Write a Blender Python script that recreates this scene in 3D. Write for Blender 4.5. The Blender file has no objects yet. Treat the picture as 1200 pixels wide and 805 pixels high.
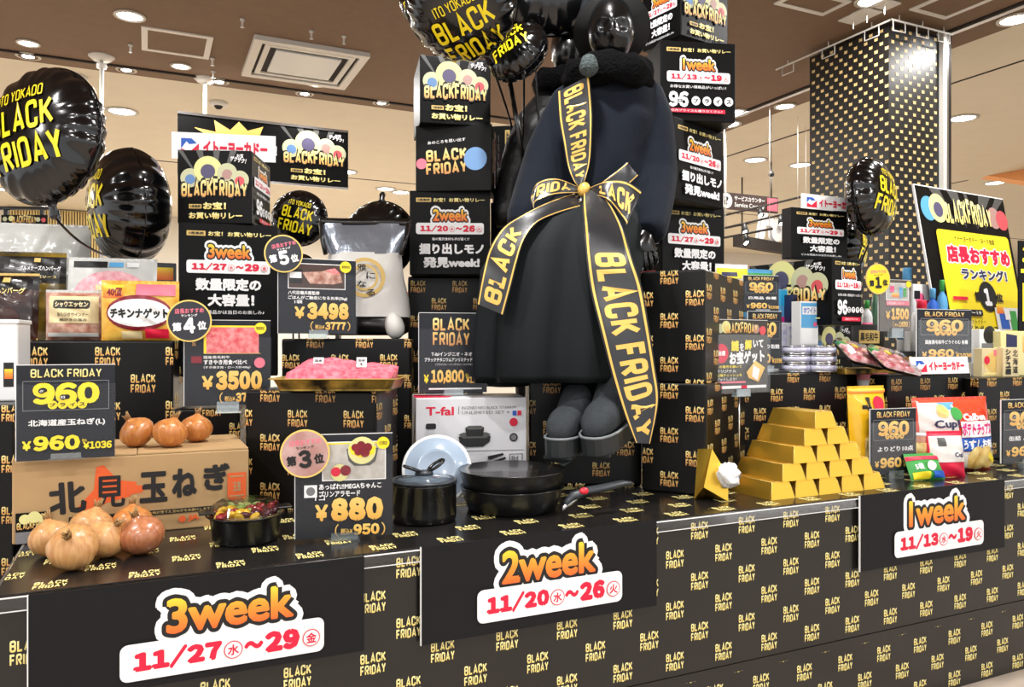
import bpy, bmesh, math, random
from mathutils import Vector, Matrix
from mathutils.geometry import delaunay_2d_cdt
import numpy as np
random.seed(7)
SC = bpy.context.scene
COL = SC.collection
PI = math.pi
# ------------------------------------------------------------------ camera
F_PX = 916.0
YAW = math.radians(25.1)
CAM_H, TABLE_Z = 1.095, 0.645
CAM = Vector((0, -1.661, CAM_H))
FWD = Vector((math.sin(YAW), math.cos(YAW), 0)); RGT = Vector((math.cos(YAW), -math.sin(YAW), 0)); UP = Vector((0, 0, 1))
cd = bpy.data.cameras.new('camera'); cam = bpy.data.objects.new('camera', cd); COL.objects.link(cam)
cd.sensor_width = 36; cd.lens = F_PX / 1200 * 36; cd.clip_start = .05; cd.clip_end = 200
cd.shift_y = (404 - 402.5) / 1200
cam.location = CAM; cam.rotation_euler = (PI / 2, 0, -YAW)
SC.camera = cam
# ------------------------------------------------------------------ light
SC.view_settings.view_transform = 'Standard'; SC.view_settings.look = 'None'
SC.view_settings.exposure = 0.45; SC.view_settings.gamma = 1; SC.view_settings.use_curve_mapping = False
SC.cycles.use_denoising = True
SC.cycles.max_bounces = 8; SC.cycles.transparent_max_bounces = 16; SC.cycles.sample_clamp_indirect = 6
SC.cycles.caustics_reflective = False; SC.cycles.caustics_refractive = False
WORLD_STRENGTH, WORLD_COLOR = 0.85, (.97, .98, 1.0)
LAMP_W = 9.0            # watts of each recessed ceiling lamp
HALL_W = 26.0           # watts of each lamp of the sales hall behind the camera
world = bpy.data.worlds.new('hall_light'); SC.world = world; world.use_nodes = True
bg = world.node_tree.nodes['Background']; bg.inputs[0].default_value = (*WORLD_COLOR, 1); bg.inputs[1].default_value = WORLD_STRENGTH


# ------------------------------------------------------------------ helpers
def P(px, py, zc):
    """world point on the sight line of a pixel, zc metres ahead of the lens"""
    return CAM + FWD * zc + RGT * ((px - 600) / F_PX * zc) + UP * ((404 - py) / F_PX * zc)


def AY(px, py, Y):
    d = FWD + RGT * ((px - 600) / F_PX) + UP * ((404 - py) / F_PX)
    return CAM + d * ((Y - CAM.y) / d.y)


def AZ(px, py, Z):
    d = FWD + RGT * ((px - 600) / F_PX) + UP * ((404 - py) / F_PX)
    return CAM + d * ((Z - CAM.z) / d.z)


def AX(px, py, X):
    d = FWD + RGT * ((px - 600) / F_PX) + UP * ((404 - py) / F_PX)
    return CAM + d * ((X - CAM.x) / d.x)


def lin(c):
    return tuple((v / 255 / 12.92) if v / 255 <= .04045 else ((v / 255 + .055) / 1.055) ** 2.4 for v in c)


MATS = {}


def M(name, c=None, rough=.5, metal=0., noise=0., nscale=30., bump=0., bscale=40., emit=None, spec=.5, stretch=None, coat=0., c2=None, trans=0., alpha=1., sheen=0.):
    if name in MATS: return MATS[name]
    m = bpy.data.materials.new(name); MATS[name] = m; m.use_nodes = True
    nt = m.node_tree; b = nt.nodes['Principled BSDF']
    col = (*lin(c), 1)
    b.inputs['Base Color'].default_value = col; b.inputs['Roughness'].default_value = rough
    b.inputs['Metallic'].default_value = metal; b.inputs['Specular IOR Level'].default_value = spec
    if coat: b.inputs['Coat Weight'].default_value = coat; b.inputs['Coat Roughness'].default_value = .08
    if trans: b.inputs['Transmission Weight'].default_value = trans
    if sheen: b.inputs['Sheen Weight'].default_value = sheen; b.inputs['Sheen Roughness'].default_value = .4
    if alpha < 1: b.inputs['Alpha'].default_value = alpha
    if emit:
        b.inputs['Emission Color'].default_value = col; b.inputs['Emission Strength'].default_value = emit
    if noise or bump or c2:
        tc = nt.nodes.new('ShaderNodeTexCoord')
    if noise or c2:
        n = nt.nodes.new('ShaderNodeTexNoise'); n.inputs['Scale'].default_value = nscale; n.inputs['Detail'].default_value = 4
        if stretch:
            mp_ = nt.nodes.new('ShaderNodeMapping'); mp_.inputs['Scale'].default_value = stretch; nt.links.new(tc.outputs['Object'], mp_.inputs['Vector']); nt.links.new(mp_.outputs[0], n.inputs['Vector'])
        else: nt.links.new(tc.outputs['Object'], n.inputs['Vector'])
        r = nt.nodes.new('ShaderNodeValToRGB')
        r.color_ramp.elements[0].position = .35; r.color_ramp.elements[1].position = .65
        lo = lin(c2) if c2 else tuple(v * (1 - noise) for v in col[:3])
        r.color_ramp.elements[0].color = (*lo, 1); r.color_ramp.elements[1].color = col
        nt.links.new(n.outputs['Fac'], r.inputs['Fac']); nt.links.new(r.outputs['Color'], b.inputs['Base Color'])
    if bump:
        n = nt.nodes.new('ShaderNodeTexNoise'); n.inputs['Scale'].default_value = bscale; n.inputs['Detail'].default_value = 3
        nt.links.new(tc.outputs['Object'], n.inputs['Vector'])
        bp = nt.nodes.new('ShaderNodeBump'); bp.inputs['Strength'].default_value = bump; bp.inputs['Distance'].default_value = .01
        nt.links.new(n.outputs['Fac'], bp.inputs['Height']); nt.links.new(bp.outputs['Normal'], b.inputs['Normal'])
    return m


def grad(name, stops, rough=.5, metal=0.):
    """printed colour blend running up the UV v axis of the lettering"""
    if name in MATS: return MATS[name]
    m = bpy.data.materials.new(name); MATS[name] = m; m.use_nodes = True
    nt = m.node_tree; b = nt.nodes['Principled BSDF']; b.inputs['Roughness'].default_value = rough; b.inputs['Metallic'].default_value = metal
    uv = nt.nodes.new('ShaderNodeUVMap'); uv.uv_map = 'UVMap'
    sx = nt.nodes.new('ShaderNodeSeparateXYZ'); nt.links.new(uv.outputs[0], sx.inputs[0])
    r = nt.nodes.new('ShaderNodeValToRGB'); nt.links.new(sx.outputs[1], r.inputs['Fac'])
    el = r.color_ramp.elements
    while len(el) < len(stops): el.new(.5)
    for e, (p, c) in zip(el, stops): e.position = p; e.color = (*lin(c), 1)
    nt.links.new(r.outputs['Color'], b.inputs['Base Color'])
    return m


def clear(name, tint=(255, 255, 255), gloss=.12, rough=.05, haze=0., fres=.7):
    """thin clear plastic: mostly see-through, with a sheen"""
    if name in MATS: return MATS[name]
    m = bpy.data.materials.new(name); MATS[name] = m; m.use_nodes = True
    nt = m.node_tree; nt.nodes.remove(nt.nodes['Principled BSDF']); out = nt.nodes['Material Output']
    t = nt.nodes.new('ShaderNodeBsdfTransparent'); t.inputs[0].default_value = (*lin(tint), 1)
    g = nt.nodes.new('ShaderNodeBsdfGlossy'); g.inputs[0].default_value = (1, 1, 1, 1); g.inputs['Roughness'].default_value = rough
    lw = nt.nodes.new('ShaderNodeLayerWeight'); lw.inputs[0].default_value = .35
    mm = nt.nodes.new('ShaderNodeMath'); mm.operation = 'MULTIPLY_ADD'; mm.inputs[1].default_value = fres; mm.inputs[2].default_value = gloss * .4
    nt.links.new(lw.outputs['Fresnel'], mm.inputs[0])
    mx = nt.nodes.new('ShaderNodeMixShader'); nt.links.new(mm.outputs[0], mx.inputs[0]); nt.links.new(t.outputs[0], mx.inputs[1]); nt.links.new(g.outputs[0], mx.inputs[2])
    last = mx
    if haze:
        d = nt.nodes.new('ShaderNodeBsdfDiffuse'); d.inputs[0].default_value = (*lin(tint), 1)
        m2 = nt.nodes.new('ShaderNodeMixShader'); m2.inputs[0].default_value = haze
        nt.links.new(mx.outputs[0], m2.inputs[1]); nt.links.new(d.outputs[0], m2.inputs[2]); last = m2
    nt.links.new(last.outputs[0], out.inputs['Surface'])
    return m


# ---- lettering: a narrow gothic drawn with strokes, and bold outlines of the built-in face
def rounded(pts, r=.13, n=4):
    out = [Vector((*pts[0], 0)).xy]
    for i in range(1, len(pts) - 1):
        p, c, q = (Vector(pts[k]) for k in (i - 1, i, i + 1))
        a, b = (p - c), (q - c); d = min(r, a.length * .5, b.length * .5)
        if d < .02: out.append(c); continue
        s, e = c + a.normalized() * d, c + b.normalized() * d
        for k in range(n + 1):
            t = k / n; out.append(s * (1 - t) ** 2 + c * 2 * t * (1 - t) + e * t * t)
    out.append(Vector(pts[-1]))
    return out


def stroke(pts, hw):
    """ribbon of quads round a polyline"""
    L, R = [], []
    n = len(pts); closed = (pts[0] - pts[-1]).length < 1e-5
    for i in range(n):
        a = pts[i - 1] if i else (pts[-2] if closed else None); b = pts[i + 1] if i < n - 1 else (pts[1] if closed else None)
        ds = []
        if a is not None: ds.append((pts[i] - a).normalized())
        if b is not None: ds.append((b - pts[i]).normalized())
        nn = [Vector((-d.y, d.x)) for d in ds]
        m = sum(nn, Vector((0, 0)))
        m = m.normalized() if m.length > 1e-6 else nn[0]
        k = hw / max(.45, m.dot(nn[0]))
        L.append(pts[i] + m * k); R.append(pts[i] - m * k)
    return L, R


GW = .46
GLY = {
    'B': ([[(0, .52), (0, 1), (GW, 1), (GW, .52), (0, .52)], [(0, .52), (GW, .52), (GW, 0), (0, 0), (0, .52)]], GW),
    'L': ([[(0, 1), (0, 0), (GW * .9, 0)]], GW * .9), 'A': ([[(0, -.02), (GW * .56, 1), (GW * 1.12, -.02)], [(.1, .27), (.42, .27)]], GW * 1.12),
    'C': ([[(GW, .7), (GW, 1), (0, 1), (0, 0), (GW, 0), (GW, .3)]], GW), 'K': ([[(0, 0), (0, 1)], [(GW, 1), (.05, .42)], [(.17, .56), (GW * 1.05, 0)]], GW),
    'F': ([[(0, -.02), (0, 1), (GW * .92, 1)], [(0, .5), (GW * .8, .5)]], GW * .9), 'R': ([[(0, -.02), (0, 1), (GW, 1), (GW, .48), (0, .48)], [(.22, .46), (GW, 0)]], GW),
    'I': ([[(0, -.02), (0, 1.02)]], .0), 'D': ([[(0, 0), (0, 1), (GW, 1), (GW, 0), (0, 0)]], GW), 'O': ([[(GW / 2, 0), (0, 0), (0, 1), (GW, 1), (GW, 0), (GW / 2, 0)]], GW),
    'Y': ([[(0, 1.02), (GW * .52, .44), (GW * 1.04, 1.02)], [(GW * .52, .46), (GW * .52, -.02)]], GW * 1.04), 'T': ([[(0, 1), (GW, 1)], [(GW / 2, 1), (GW / 2, -.02)]], GW),
}
SHARP = set('LAKFYT')
_din = {}


def din(s, hw=.082, gap=.2, space=.3):
    """(verts, faces, level per face): capitals 1 high"""
    key = (s, hw)
    if key in _din: return _din[key]
    V, Fc, x = [], [], hw
    for ch in s:
        if ch == ' ': x += space; continue
        strokes, w = GLY[ch]
        for k, st in enumerate(strokes):
            st = [(p[0] + x, hw + p[1] * (1 - 2 * hw)) for p in st]
            pts = [Vector(p) for p in st]
            if ch not in SHARP:
                if ch in 'BR':   # only the right-hand corners are round
                    tmp = [pts[0]]
                    pts = rounded(st, .15) if ch == 'R' else rounded(st, .15)
                else: pts = rounded(st, .2)
            L, R = stroke(pts, hw); b = len(V)
            for l, r in zip(L, R): V.append((l.x, l.y, k)); V.append((r.x, r.y, k))
            for i in range(len(L) - 1): Fc.append((b + 2 * i, b + 2 * i + 1, b + 2 * i + 3, b + 2 * i + 2))
        x += w + 2 * hw + gap * .55
    w = max(v[0] for v in V)
    _din[key] = ([(v[0] / w, v[1], v[2]) for v in V], Fc)
    return _din[key]


_txt = {}
WIDE = set('0123456789/,¥')


def keep_inked(fs, vs, E, bold):
    """of the triangles, those whose middle lies in the letter or within the stroke round its outline"""
    A = np.array([(v.x, v.y) for v in vs]); C = np.array([A[list(f)].mean(axis=0) for f in fs]); keep = np.zeros(len(fs), bool)
    x = C[:, 0].min(); top = C[:, 0].max()
    while x <= top:
        t = np.nonzero((C[:, 0] >= x) & (C[:, 0] < x + .4))[0]
        if len(t):
            e = E[(np.minimum(E[:, 0], E[:, 2]) - bold <= x + .4) & (np.maximum(E[:, 0], E[:, 2]) + bold >= x)]
            if len(e):
                cx, cy = C[t, 0][:, None], C[t, 1][:, None]; px, py, qx, qy = (e[:, i][None] for i in range(4)); dx, dy = qx - px, qy - py
                k = np.clip(((cx - px) * dx + (cy - py) * dy) / np.maximum(dx * dx + dy * dy, 1e-12), 0, 1)
                near = (((cx - px - k * dx) ** 2 + (cy - py - k * dy) ** 2).min(axis=1) < (bold * 1.0) ** 2)
                span = (px > cx) != (qx > cx); yy = py + dy * (cx - px) / np.where(np.abs(dx) < 1e-12, 1e-12, dx)
                keep[t] = near | ((span & (yy > cy)).sum(axis=1) % 2 == 1)
        x += .4
    return [f for f, g in zip(fs, keep) if g]


def glyphs(s, bold=0., res=2):
    """outline lettering as (verts 2-D within 0..1 x 0..1, faces, aspect, box); bold = stroke added round the outline in em"""
    key = (s, bold, res)
    if key in _txt: return _txt[key]
    if len(s) > 0 and all(ch in WIDE for ch in s):      # figures: the gothic full-width forms set close together
        V, F, x = [], [], 0.
        for ch in s:
            vs, fs, asp, (bx, by, w, h) = glyphs(chr(ord(ch) + 0xFEE0) if ch != '¥' else chr(0xFFE5), bold, res)
            k = .62 if ch in ',./' else 1.
            V += [Vector((x + v[0] * w * k, by + v[1] * h)) for v in vs]; F += [tuple(len(V) - len(vs) + i for i in f) for f in fs]; x += w * k + .05 - min(bold, .05)
        x0, x1 = min(v.x for v in V), max(v.x for v in V); y0, y1 = min(v.y for v in V), max(v.y for v in V)
        _txt[key] = ([((v.x - x0) / (x1 - x0), (v.y - y0) / (y1 - y0)) for v in V], F, (x1 - x0) / (y1 - y0), (x0, y0, x1 - x0, y1 - y0))
        return _txt[key]
    c = bpy.data.curves.new('lettering', 'FONT'); c.body = s; c.size = 1; c.resolution_u = res; c.fill_mode = 'FRONT'
    o = bpy.data.objects.new('lettering', c); COL.objects.link(o)
    dg = bpy.context.evaluated_depsgraph_get(); dg.update()
    me = bpy.data.meshes.new_from_object(o.evaluated_get(dg))
    vs = [v.co.xy for v in me.vertices]; fs = [tuple(p.vertices) for p in me.polygons]
    if bold > 0:
        cnt = {}; rim_e = []
        for f in fs:
            for i in range(len(f)):
                e = (f[i], f[(i + 1) % len(f)]); k = (min(e), max(e)); cnt[k] = cnt.get(k, 0) + 1
        V = [v.copy() for v in vs]; FF = [list(f) for f in fs]
        nseg = 8 if bold < .09 else 12
        for (a, b), n in cnt.items():
            if n != 1: continue
            p, q = vs[a], vs[b]; d = q - p; rim_e.append((p.x, p.y, q.x, q.y))
            if d.length < 1e-6: continue
            m = Vector((-d.y, d.x)).normalized() * bold; i0 = len(V)
            V += [p + m, p - m, q - m, q + m]; FF.append([i0, i0 + 1, i0 + 2, i0 + 3])
            i0 = len(V); V += [q + Vector((math.cos(2 * PI * k / nseg), math.sin(2 * PI * k / nseg))) * bold for k in range(nseg)]
            FF.append(list(range(i0, i0 + nseg)))
        ok = True
        try:
            r = delaunay_2d_cdt(V, [], FF, 1, 1e-5)
            vs = [Vector(v) for v in r[0]]; fs = keep_inked([tuple(f) for f in r[2]], vs, np.array(rim_e), bold)
        except Exception:
            ok = False
    bpy.data.objects.remove(o); bpy.data.curves.remove(c); bpy.data.meshes.remove(me)
    x0, x1 = min(v.x for v in vs), max(v.x for v in vs); y0, y1 = min(v.y for v in vs), max(v.y for v in vs)
    w, h = max(x1 - x0, 1e-6), max(y1 - y0, 1e-6)
    _txt[key] = ([((v.x - x0) / w, (v.y - y0) / h) for v in vs], fs, w / h, (x0, y0, w, h))
    return _txt[key]


# ---- mesh builder with several materials
class MB:
    def __init__(s): s.v = []; s.f = []; s.m = []; s.uv = []; s.mats = []; s.smooth = []

    def mi(s, m):
        if m not in s.mats: s.mats.append(m)
        return s.mats.index(m)

    def add(s, verts, faces, mat, uvs=None, smooth=False):
        b = len(s.v); s.v += [tuple(v) for v in verts]; k = s.mi(mat)
        for f in faces:
            s.f.append([b + i for i in f]); s.m.append(k); s.smooth.append(smooth)
            s.uv.append([uvs[i] for i in f] if uvs else [(0, 0)] * len(f))
        return s

    def box(s, x0, x1, y0, y1, z0, z1, mat, bev=0., mx=None):
        if bev <= 0:
            V = [(x, y, z) for z in (z0, z1) for y in (y0, y1) for x in (x0, x1)]
            F = [(0, 2, 3, 1), (4, 5, 7, 6), (0, 1, 5, 4), (2, 6, 7, 3), (0, 4, 6, 2), (1, 3, 7, 5)]
            if mx: V = [mx @ Vector(v) for v in V]
            return s.add(V, F, mat)
        bm = bmesh.new(); bmesh.ops.create_cube(bm, size=1)
        for v in bm.verts: v.co = Vector(((x0 + x1) / 2 + v.co.x * (x1 - x0), (y0 + y1) / 2 + v.co.y * (y1 - y0), (z0 + z1) / 2 + v.co.z * (z1 - z0)))
        bmesh.ops.bevel(bm, geom=bm.edges[:], offset=bev, segments=3, profile=.5, affect='EDGES')
        bm.verts.index_update()
        V = [v.co.copy() for v in bm.verts]; F = [[v.index for v in f.verts] for f in bm.faces]; bm.free()
        if mx: V = [mx @ v for v in V]
        return s.add(V, F, mat, smooth=False)

    def tube(s, pts, r, mat, n=10, cap=True):
        pts = [Vector(p) for p in pts]; rs = r if isinstance(r, (list, tuple)) else [r] * len(pts)
        V, F = [], []; up = None
        for i, p in enumerate(pts):
            t = (pts[min(i + 1, len(pts) - 1)] - pts[max(i - 1, 0)]).normalized()
            if up is None: up = Vector((0, 0, 1)) if abs(t.z) < .9 else Vector((1, 0, 0))
            a = t.cross(up).normalized(); b = a.cross(t).normalized(); up = b
            for k in range(n):
                w = 2 * PI * k / n; V.append(p + a * math.cos(w) * rs[i] + b * math.sin(w) * rs[i])
        for i in range(len(pts) - 1):
            for k in range(n): F.append((i * n + k, i * n + (k + 1) % n, (i + 1) * n + (k + 1) % n, (i + 1) * n + k))
        if cap: F.append(tuple(range(n))[::-1]); F.append(tuple(range((len(pts) - 1) * n, len(pts) * n)))
        return s.add(V, F, mat, smooth=True)

    def lathe(s, prof, mat, n=40, c=(0, 0, 0), mx=None, smooth=True, sx=1., sy=1.):
        V, F = [], []
        for (r, z) in prof:
            for k in range(n):
                w = 2 * PI * k / n; V.append(Vector((r * math.cos(w) * sx, r * math.sin(w) * sy, z)))
        V = [(mx @ v if mx else v) + Vector(c) for v in V]
        for i in range(len(prof) - 1):
            for k in range(n): F.append((i * n + k, i * n + (k + 1) % n, (i + 1) * n + (k + 1) % n, (i + 1) * n + k))
        if prof[0][0] > 1e-4: F.append(tuple(range(n))[::-1])
        if prof[-1][0] > 1e-4: F.append(tuple(range((len(prof) - 1) * n, len(prof) * n)))
        return s.add(V, F, mat, smooth=smooth)

    def loft(s, rings, mat, cap=True, smooth=True, closed=True):
        n = len(rings[0]); V = [p for r in rings for p in r]; F = []
        for i in range(len(rings) - 1):
            for k in range(n if closed else n - 1): F.append((i * n + k, i * n + (k + 1) % n, (i + 1) * n + (k + 1) % n, (i + 1) * n + k))
        if cap and closed: F.append(tuple(range(n))[::-1]); F.append(tuple(range((len(rings) - 1) * n, len(rings) * n)))
        return s.add(V, F, mat, smooth=smooth)

    def build(s, name, parent=None, loc=None, rz=0., bevel=0., mods=None):
        me = bpy.data.meshes.new(name); me.from_pydata(s.v, [], s.f)
        for m in s.mats: me.materials.append(m)
        me.polygons.foreach_set('material_index', s.m); me.polygons.foreach_set('use_smooth', s.smooth)
        uv = me.uv_layers.new(name='UVMap'); flat = [c for f in s.uv for l in f for c in l]
        uv.data.foreach_set('uv', flat); me.update()
        o = bpy.data.objects.new(name, me); COL.objects.link(o)
        if parent: o.parent = parent
        if loc is not None: o.location = loc
        if rz: o.rotation_euler.z = rz
        return o


class Print:
    """a printed face: x 0..100 to the right, y 0..100 downwards, over W x H metres; every call lies a hair above the last"""
    def __init__(s, mb, fn, W, H, d0=.0006, step=.00035): s.mb = mb; s.fn = fn; s.W = W; s.H = H; s.d = d0; s.step = step; s.sub = 1

    def pt(s, x, y, d=None): return s.fn(x / 100 * s.W, (1 - y / 100) * s.H, s.d if d is None else d)

    def rect(s, x0, y0, x1, y1, mat, n=None):
        n = n or s.sub; V = []; F = []; U = []
        for j in range(n + 1):
            for i in range(n + 1):
                V.append(s.pt(x0 + (x1 - x0) * i / n, y0 + (y1 - y0) * j / n)); U.append((i / n, 1 - j / n))
        for j in range(n):
            for i in range(n): a = j * (n + 1) + i; F.append((a, a + n + 1, a + n + 2, a + 1))
        s.mb.add(V, F, mat, U); s.d += s.step; return s

    def rrect(s, x0, y0, x1, y1, mat, r=.25):
        h = (y1 - y0) / 100 * s.H * r; rx, ry = h / s.W * 100, h / s.H * 100; pts = []
        for (cx, cy, a0) in ((x1 - rx, y0 + ry, -PI / 2), (x1 - rx, y1 - ry, 0), (x0 + rx, y1 - ry, PI / 2), (x0 + rx, y0 + ry, PI)):
            for k in range(5): a = a0 + PI / 2 * k / 4; pts.append((cx + rx * math.cos(a), cy + ry * math.sin(a)))
        return s.poly(pts[::-1], mat)

    def frame(s, x0, y0, x1, y1, mat, t=1.):
        ty = t * s.W / s.H
        for r in ((x0, y0, x1, y0 + ty), (x0, y1 - ty, x1, y1), (x0, y0, x0 + t, y1), (x1 - t, y0, x1, y1)): s.rect(*r, mat, 1); s.d -= s.step
        s.d += s.step; return s

    def poly(s, pts, mat):
        if s.sub > 1:                            # on a bulging face: fill with shrinking rings so that the print follows it
            fine = []
            for i in range(len(pts)):
                a, b = pts[i], pts[(i + 1) % len(pts)]; k = max(1, int(math.hypot(a[0] - b[0], a[1] - b[1]) / 9)); fine += [(a[0] + (b[0] - a[0]) * j / k, a[1] + (b[1] - a[1]) * j / k) for j in range(k)]
            cx, cy = sum(p[0] for p in fine) / len(fine), sum(p[1] for p in fine) / len(fine); m = len(fine); K = 6
            V = [s.pt(cx + (p[0] - cx) * (K - i) / K, cy + (p[1] - cy) * (K - i) / K) for i in range(K) for p in fine] + [s.pt(cx, cy)]
            F = [(i * m + j, i * m + (j + 1) % m, (i + 1) * m + (j + 1) % m, (i + 1) * m + j) for i in range(K - 1) for j in range(m)] + [((K - 1) * m + j, (K - 1) * m + (j + 1) % m, K * m) for j in range(m)]
            s.mb.add(V, F, mat); s.d += s.step; return s
        ys = [p[1] for p in pts]; lo, hi = min(ys), max(ys)
        s.mb.add([s.pt(*p) for p in pts], [tuple(range(len(pts)))], mat, [(0, (hi - p[1]) / max(hi - lo, 1e-6)) for p in pts]); s.d += s.step; return s

    def disc(s, cx, cy, r, mat, n=24):       # r in percent of the width
        return s.poly([(cx + r * math.cos(-2 * PI * k / n), cy + r * s.W / s.H * math.sin(-2 * PI * k / n)) for k in range(n)], mat)

    def text(s, t, x0, y0, x1, y1, mat, bold=.02, rot=0., grow=0., arch=0., res=2, ref=None):
        """fit into the rectangle; ref = (bold) measure the fit from another weight, so that outlines keep in register"""
        vs, fs, asp, bx = glyphs(t, bold, res)
        if ref is not None:
            rb = glyphs(t, ref, res)[3]
            vs = [((bx[0] + v[0] * bx[2] - rb[0]) / rb[2], (bx[1] + v[1] * bx[3] - rb[1]) / rb[3]) for v in vs]
        s._lay([(v[0], v[1], 0) for v in vs], fs, x0, y0, x1, y1, mat, rot, arch); return s

    def din(s, t, x0, y0, x1, y1, mat, rot=0., arch=0., hw=.082):
        vs, fs = din(t, hw); s._lay(vs, fs, x0, y0, x1, y1, mat, rot, arch); return s

    def _lay(s, vs, fs, x0, y0, x1, y1, mat, rot, arch):
        cx, cy = (x0 + x1) / 2, (y0 + y1) / 2; W, H = s.W / 100, s.H / 100; c, sn = math.cos(rot), math.sin(rot); V = []
        for (a, b, k) in vs:
            b2 = b
            if arch: b2 = b * (1 + arch * (1 - abs(2 * a - 1)))       # letters stand taller in the middle
            dx, dy = (a - .5) * (x1 - x0) * W, (b2 - .5) * (y1 - y0) * H
            V.append(s.pt(cx + (dx * c - dy * sn) / W, cy - (dx * sn + dy * c) / H, s.d + k * .00012))
        s.mb.add(V, fs, mat, [(a, b) for (a, b, k) in vs]); s.d += s.step * 1.2


def face(O, U, V, N):
    O, U, V, N = Vector(O), Vector(U), Vector(V), Vector(N)
    return lambda a, b, d: O + U * a + V * b + N * d


def front(x0, z0, y=0.): return face((x0, y, z0), (1, 0, 0), (0, 0, 1), (0, -1, 0))


def tag(o, label, cat, group=None, kind=None):
    o['label'] = label; o['category'] = cat
    if group: o['group'] = group
    if kind: o['kind'] = kind
    return o


def thing(name, label, cat, loc=(0, 0, 0), rz=0., group=None, tilt=0.):
    o = bpy.data.objects.new(name, None); o.empty_display_size = .05; COL.objects.link(o); o.location = loc; o.rotation_euler = (tilt, 0, rz)
    return tag(o, label, cat, group)


def struct(o): o['kind'] = 'structure'; return o


def baked(o, name, parent=None, mats=None):
    """replace an object by the mesh its modifiers make"""
    bpy.context.view_layer.update(); dg = bpy.context.evaluated_depsgraph_get()
    me = bpy.data.meshes.new_from_object(o.evaluated_get(dg)); mats = mats or [m for m in o.data.materials]
    old = o.data; bpy.data.objects.remove(o); n = bpy.data.objects.new(name, me); COL.objects.link(n)
    me.materials.clear()
    for m in mats: me.materials.append(m)
    me.polygons.foreach_set('use_smooth', [True] * len(me.polygons))
    if parent: n.parent = parent
    return n


def place(pxL, pxR, pyT, pyB, zc, rz):
    """base centre, width and height of an upright face turned by rz whose edges lie on the given sight lines"""
    C0 = P((pxL + pxR) / 2, 404, zc); U = Vector((math.cos(rz), math.sin(rz), 0)); s = []
    for px in (pxL, pxR):
        d = FWD + RGT * ((px - 600) / F_PX)      # CAM + t d = C0 + k U
        r = C0 - CAM; det = d.x * -U.y + d.y * U.x
        s.append((d.x * r.y - d.y * r.x) / det)
    c = C0 + U * ((s[0] + s[1]) / 2); z = (c - CAM).dot(FWD)
    zT, zB = CAM_H + (404 - pyT) / F_PX * z, CAM_H + (404 - pyB) / F_PX * z
    return Vector((c.x, c.y, zB)), abs(s[1] - s[0]), zT - zB


def zY(px, Y): return (Y - CAM.y) / (FWD.y + RGT.y * (px - 600) / F_PX)


def zT(py): return (CAM_H - TABLE_Z) * F_PX / (py - 404)      # depth of a point of the table top seen at py


R_ = math.radians
# ------------------------------------------------------------------ materials
m_wrap = M('black_wrapping_paper', (11, 11, 11), rough=.34, spec=.28, bump=.12, bscale=9)
m_front = M('black_front_paper', (31, 29, 26), rough=.27, bump=.05, bscale=4)
m_gold = grad('gold_print', [(0, (214, 150, 82)), (.5, (240, 205, 120)), (1, (250, 232, 165))])
m_goldlo = grad('gold_print_lower', [(0, (205, 135, 78)), (1, (240, 200, 115))])
m_goldpale = grad('pale_gold_print', [(0, (238, 214, 120)), (1, (250, 240, 170))])
m_poster = M('black_poster_print', (10, 10, 10), rough=.42, spec=.16)
m_posterb = M('black_foam_board', (30, 30, 30), rough=.5)
m_card = M('charcoal_card', (40, 43, 49), rough=.5, spec=.2, noise=.06, nscale=6)
m_sheet = M('charcoal_banner', (24, 24, 26), rough=.5, spec=.2)
m_white = M('white_print', (246, 246, 246), rough=.5)
m_whitep = M('white_plastic', (232, 233, 232), rough=.35)
m_red = M('red_print', (222, 20, 62), rough=.5)
m_pink = M('pink_print', (236, 96, 140), rough=.5)
m_yellow = M('yellow_print', (252, 226, 40), rough=.5)
m_amber = grad('amber_print', [(0, (238, 176, 70)), (1, (252, 214, 118))])
m_orange = grad('orange_yellow_print', [(0, (240, 105, 40)), (.55, (245, 160, 50)), (1, (255, 225, 60))])
m_black = M('black_print', (18, 18, 18), rough=.5)
m_tan = M('tan_print', (224, 190, 110), rough=.5)
m_grey = M('grey_print', (120, 120, 122), rough=.5)
m_ray = M('grey_ray_print', (84, 84, 82), rough=.4)
m_disc = M('pale_yellow_print', (226, 222, 150), rough=.5)
m_blue = M('blue_print', (30, 92, 190), rough=.5)
m_sky = M('light_blue_print', (90, 165, 215), rough=.5)
m_green = M('green_print', (60, 160, 70), rough=.5)
m_clear = clear('clear_plastic')
m_sleeve = clear('clear_sleeve', gloss=.02, rough=.2, haze=.0, fres=.1)
m_strip = clear('edge_strip_film', gloss=.04, rough=.06, fres=.3)
m_acr = clear('acrylic', (240, 246, 246), gloss=.3, rough=.04, haze=.05)
m_steel = M('brushed_steel', (200, 200, 200), rough=.25, metal=1)
m_wpaint = M('white_paint', (225, 222, 214), rough=.4)


# ------------------------------------------------------------------ printed patterns
def bf_logo(mb, fn, x, z, w, W, H, d=.0006, mats=None):
    """two-line BLACK FRIDAY, lower left corner at (x, z), cut at the edges of the W x H face"""
    a, b = mats or (m_gold, m_goldlo); h = w * .38
    for t, zz, mt in (('BLACK', z + h * 1.17, a), ('FRIDAY', z, b)):
        if x > W or x + w < 0 or zz > H or zz + h < 0: continue
        vs, fs = din(t, .095)
        V = [fn(min(max(x + v[0] * w, 0), W), min(max(zz + v[1] * h, 0), H), d + v[2] * .00012) for v in vs]
        mb.add(V, fs, mt, [(v[0], v[1]) for v in vs])


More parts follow.
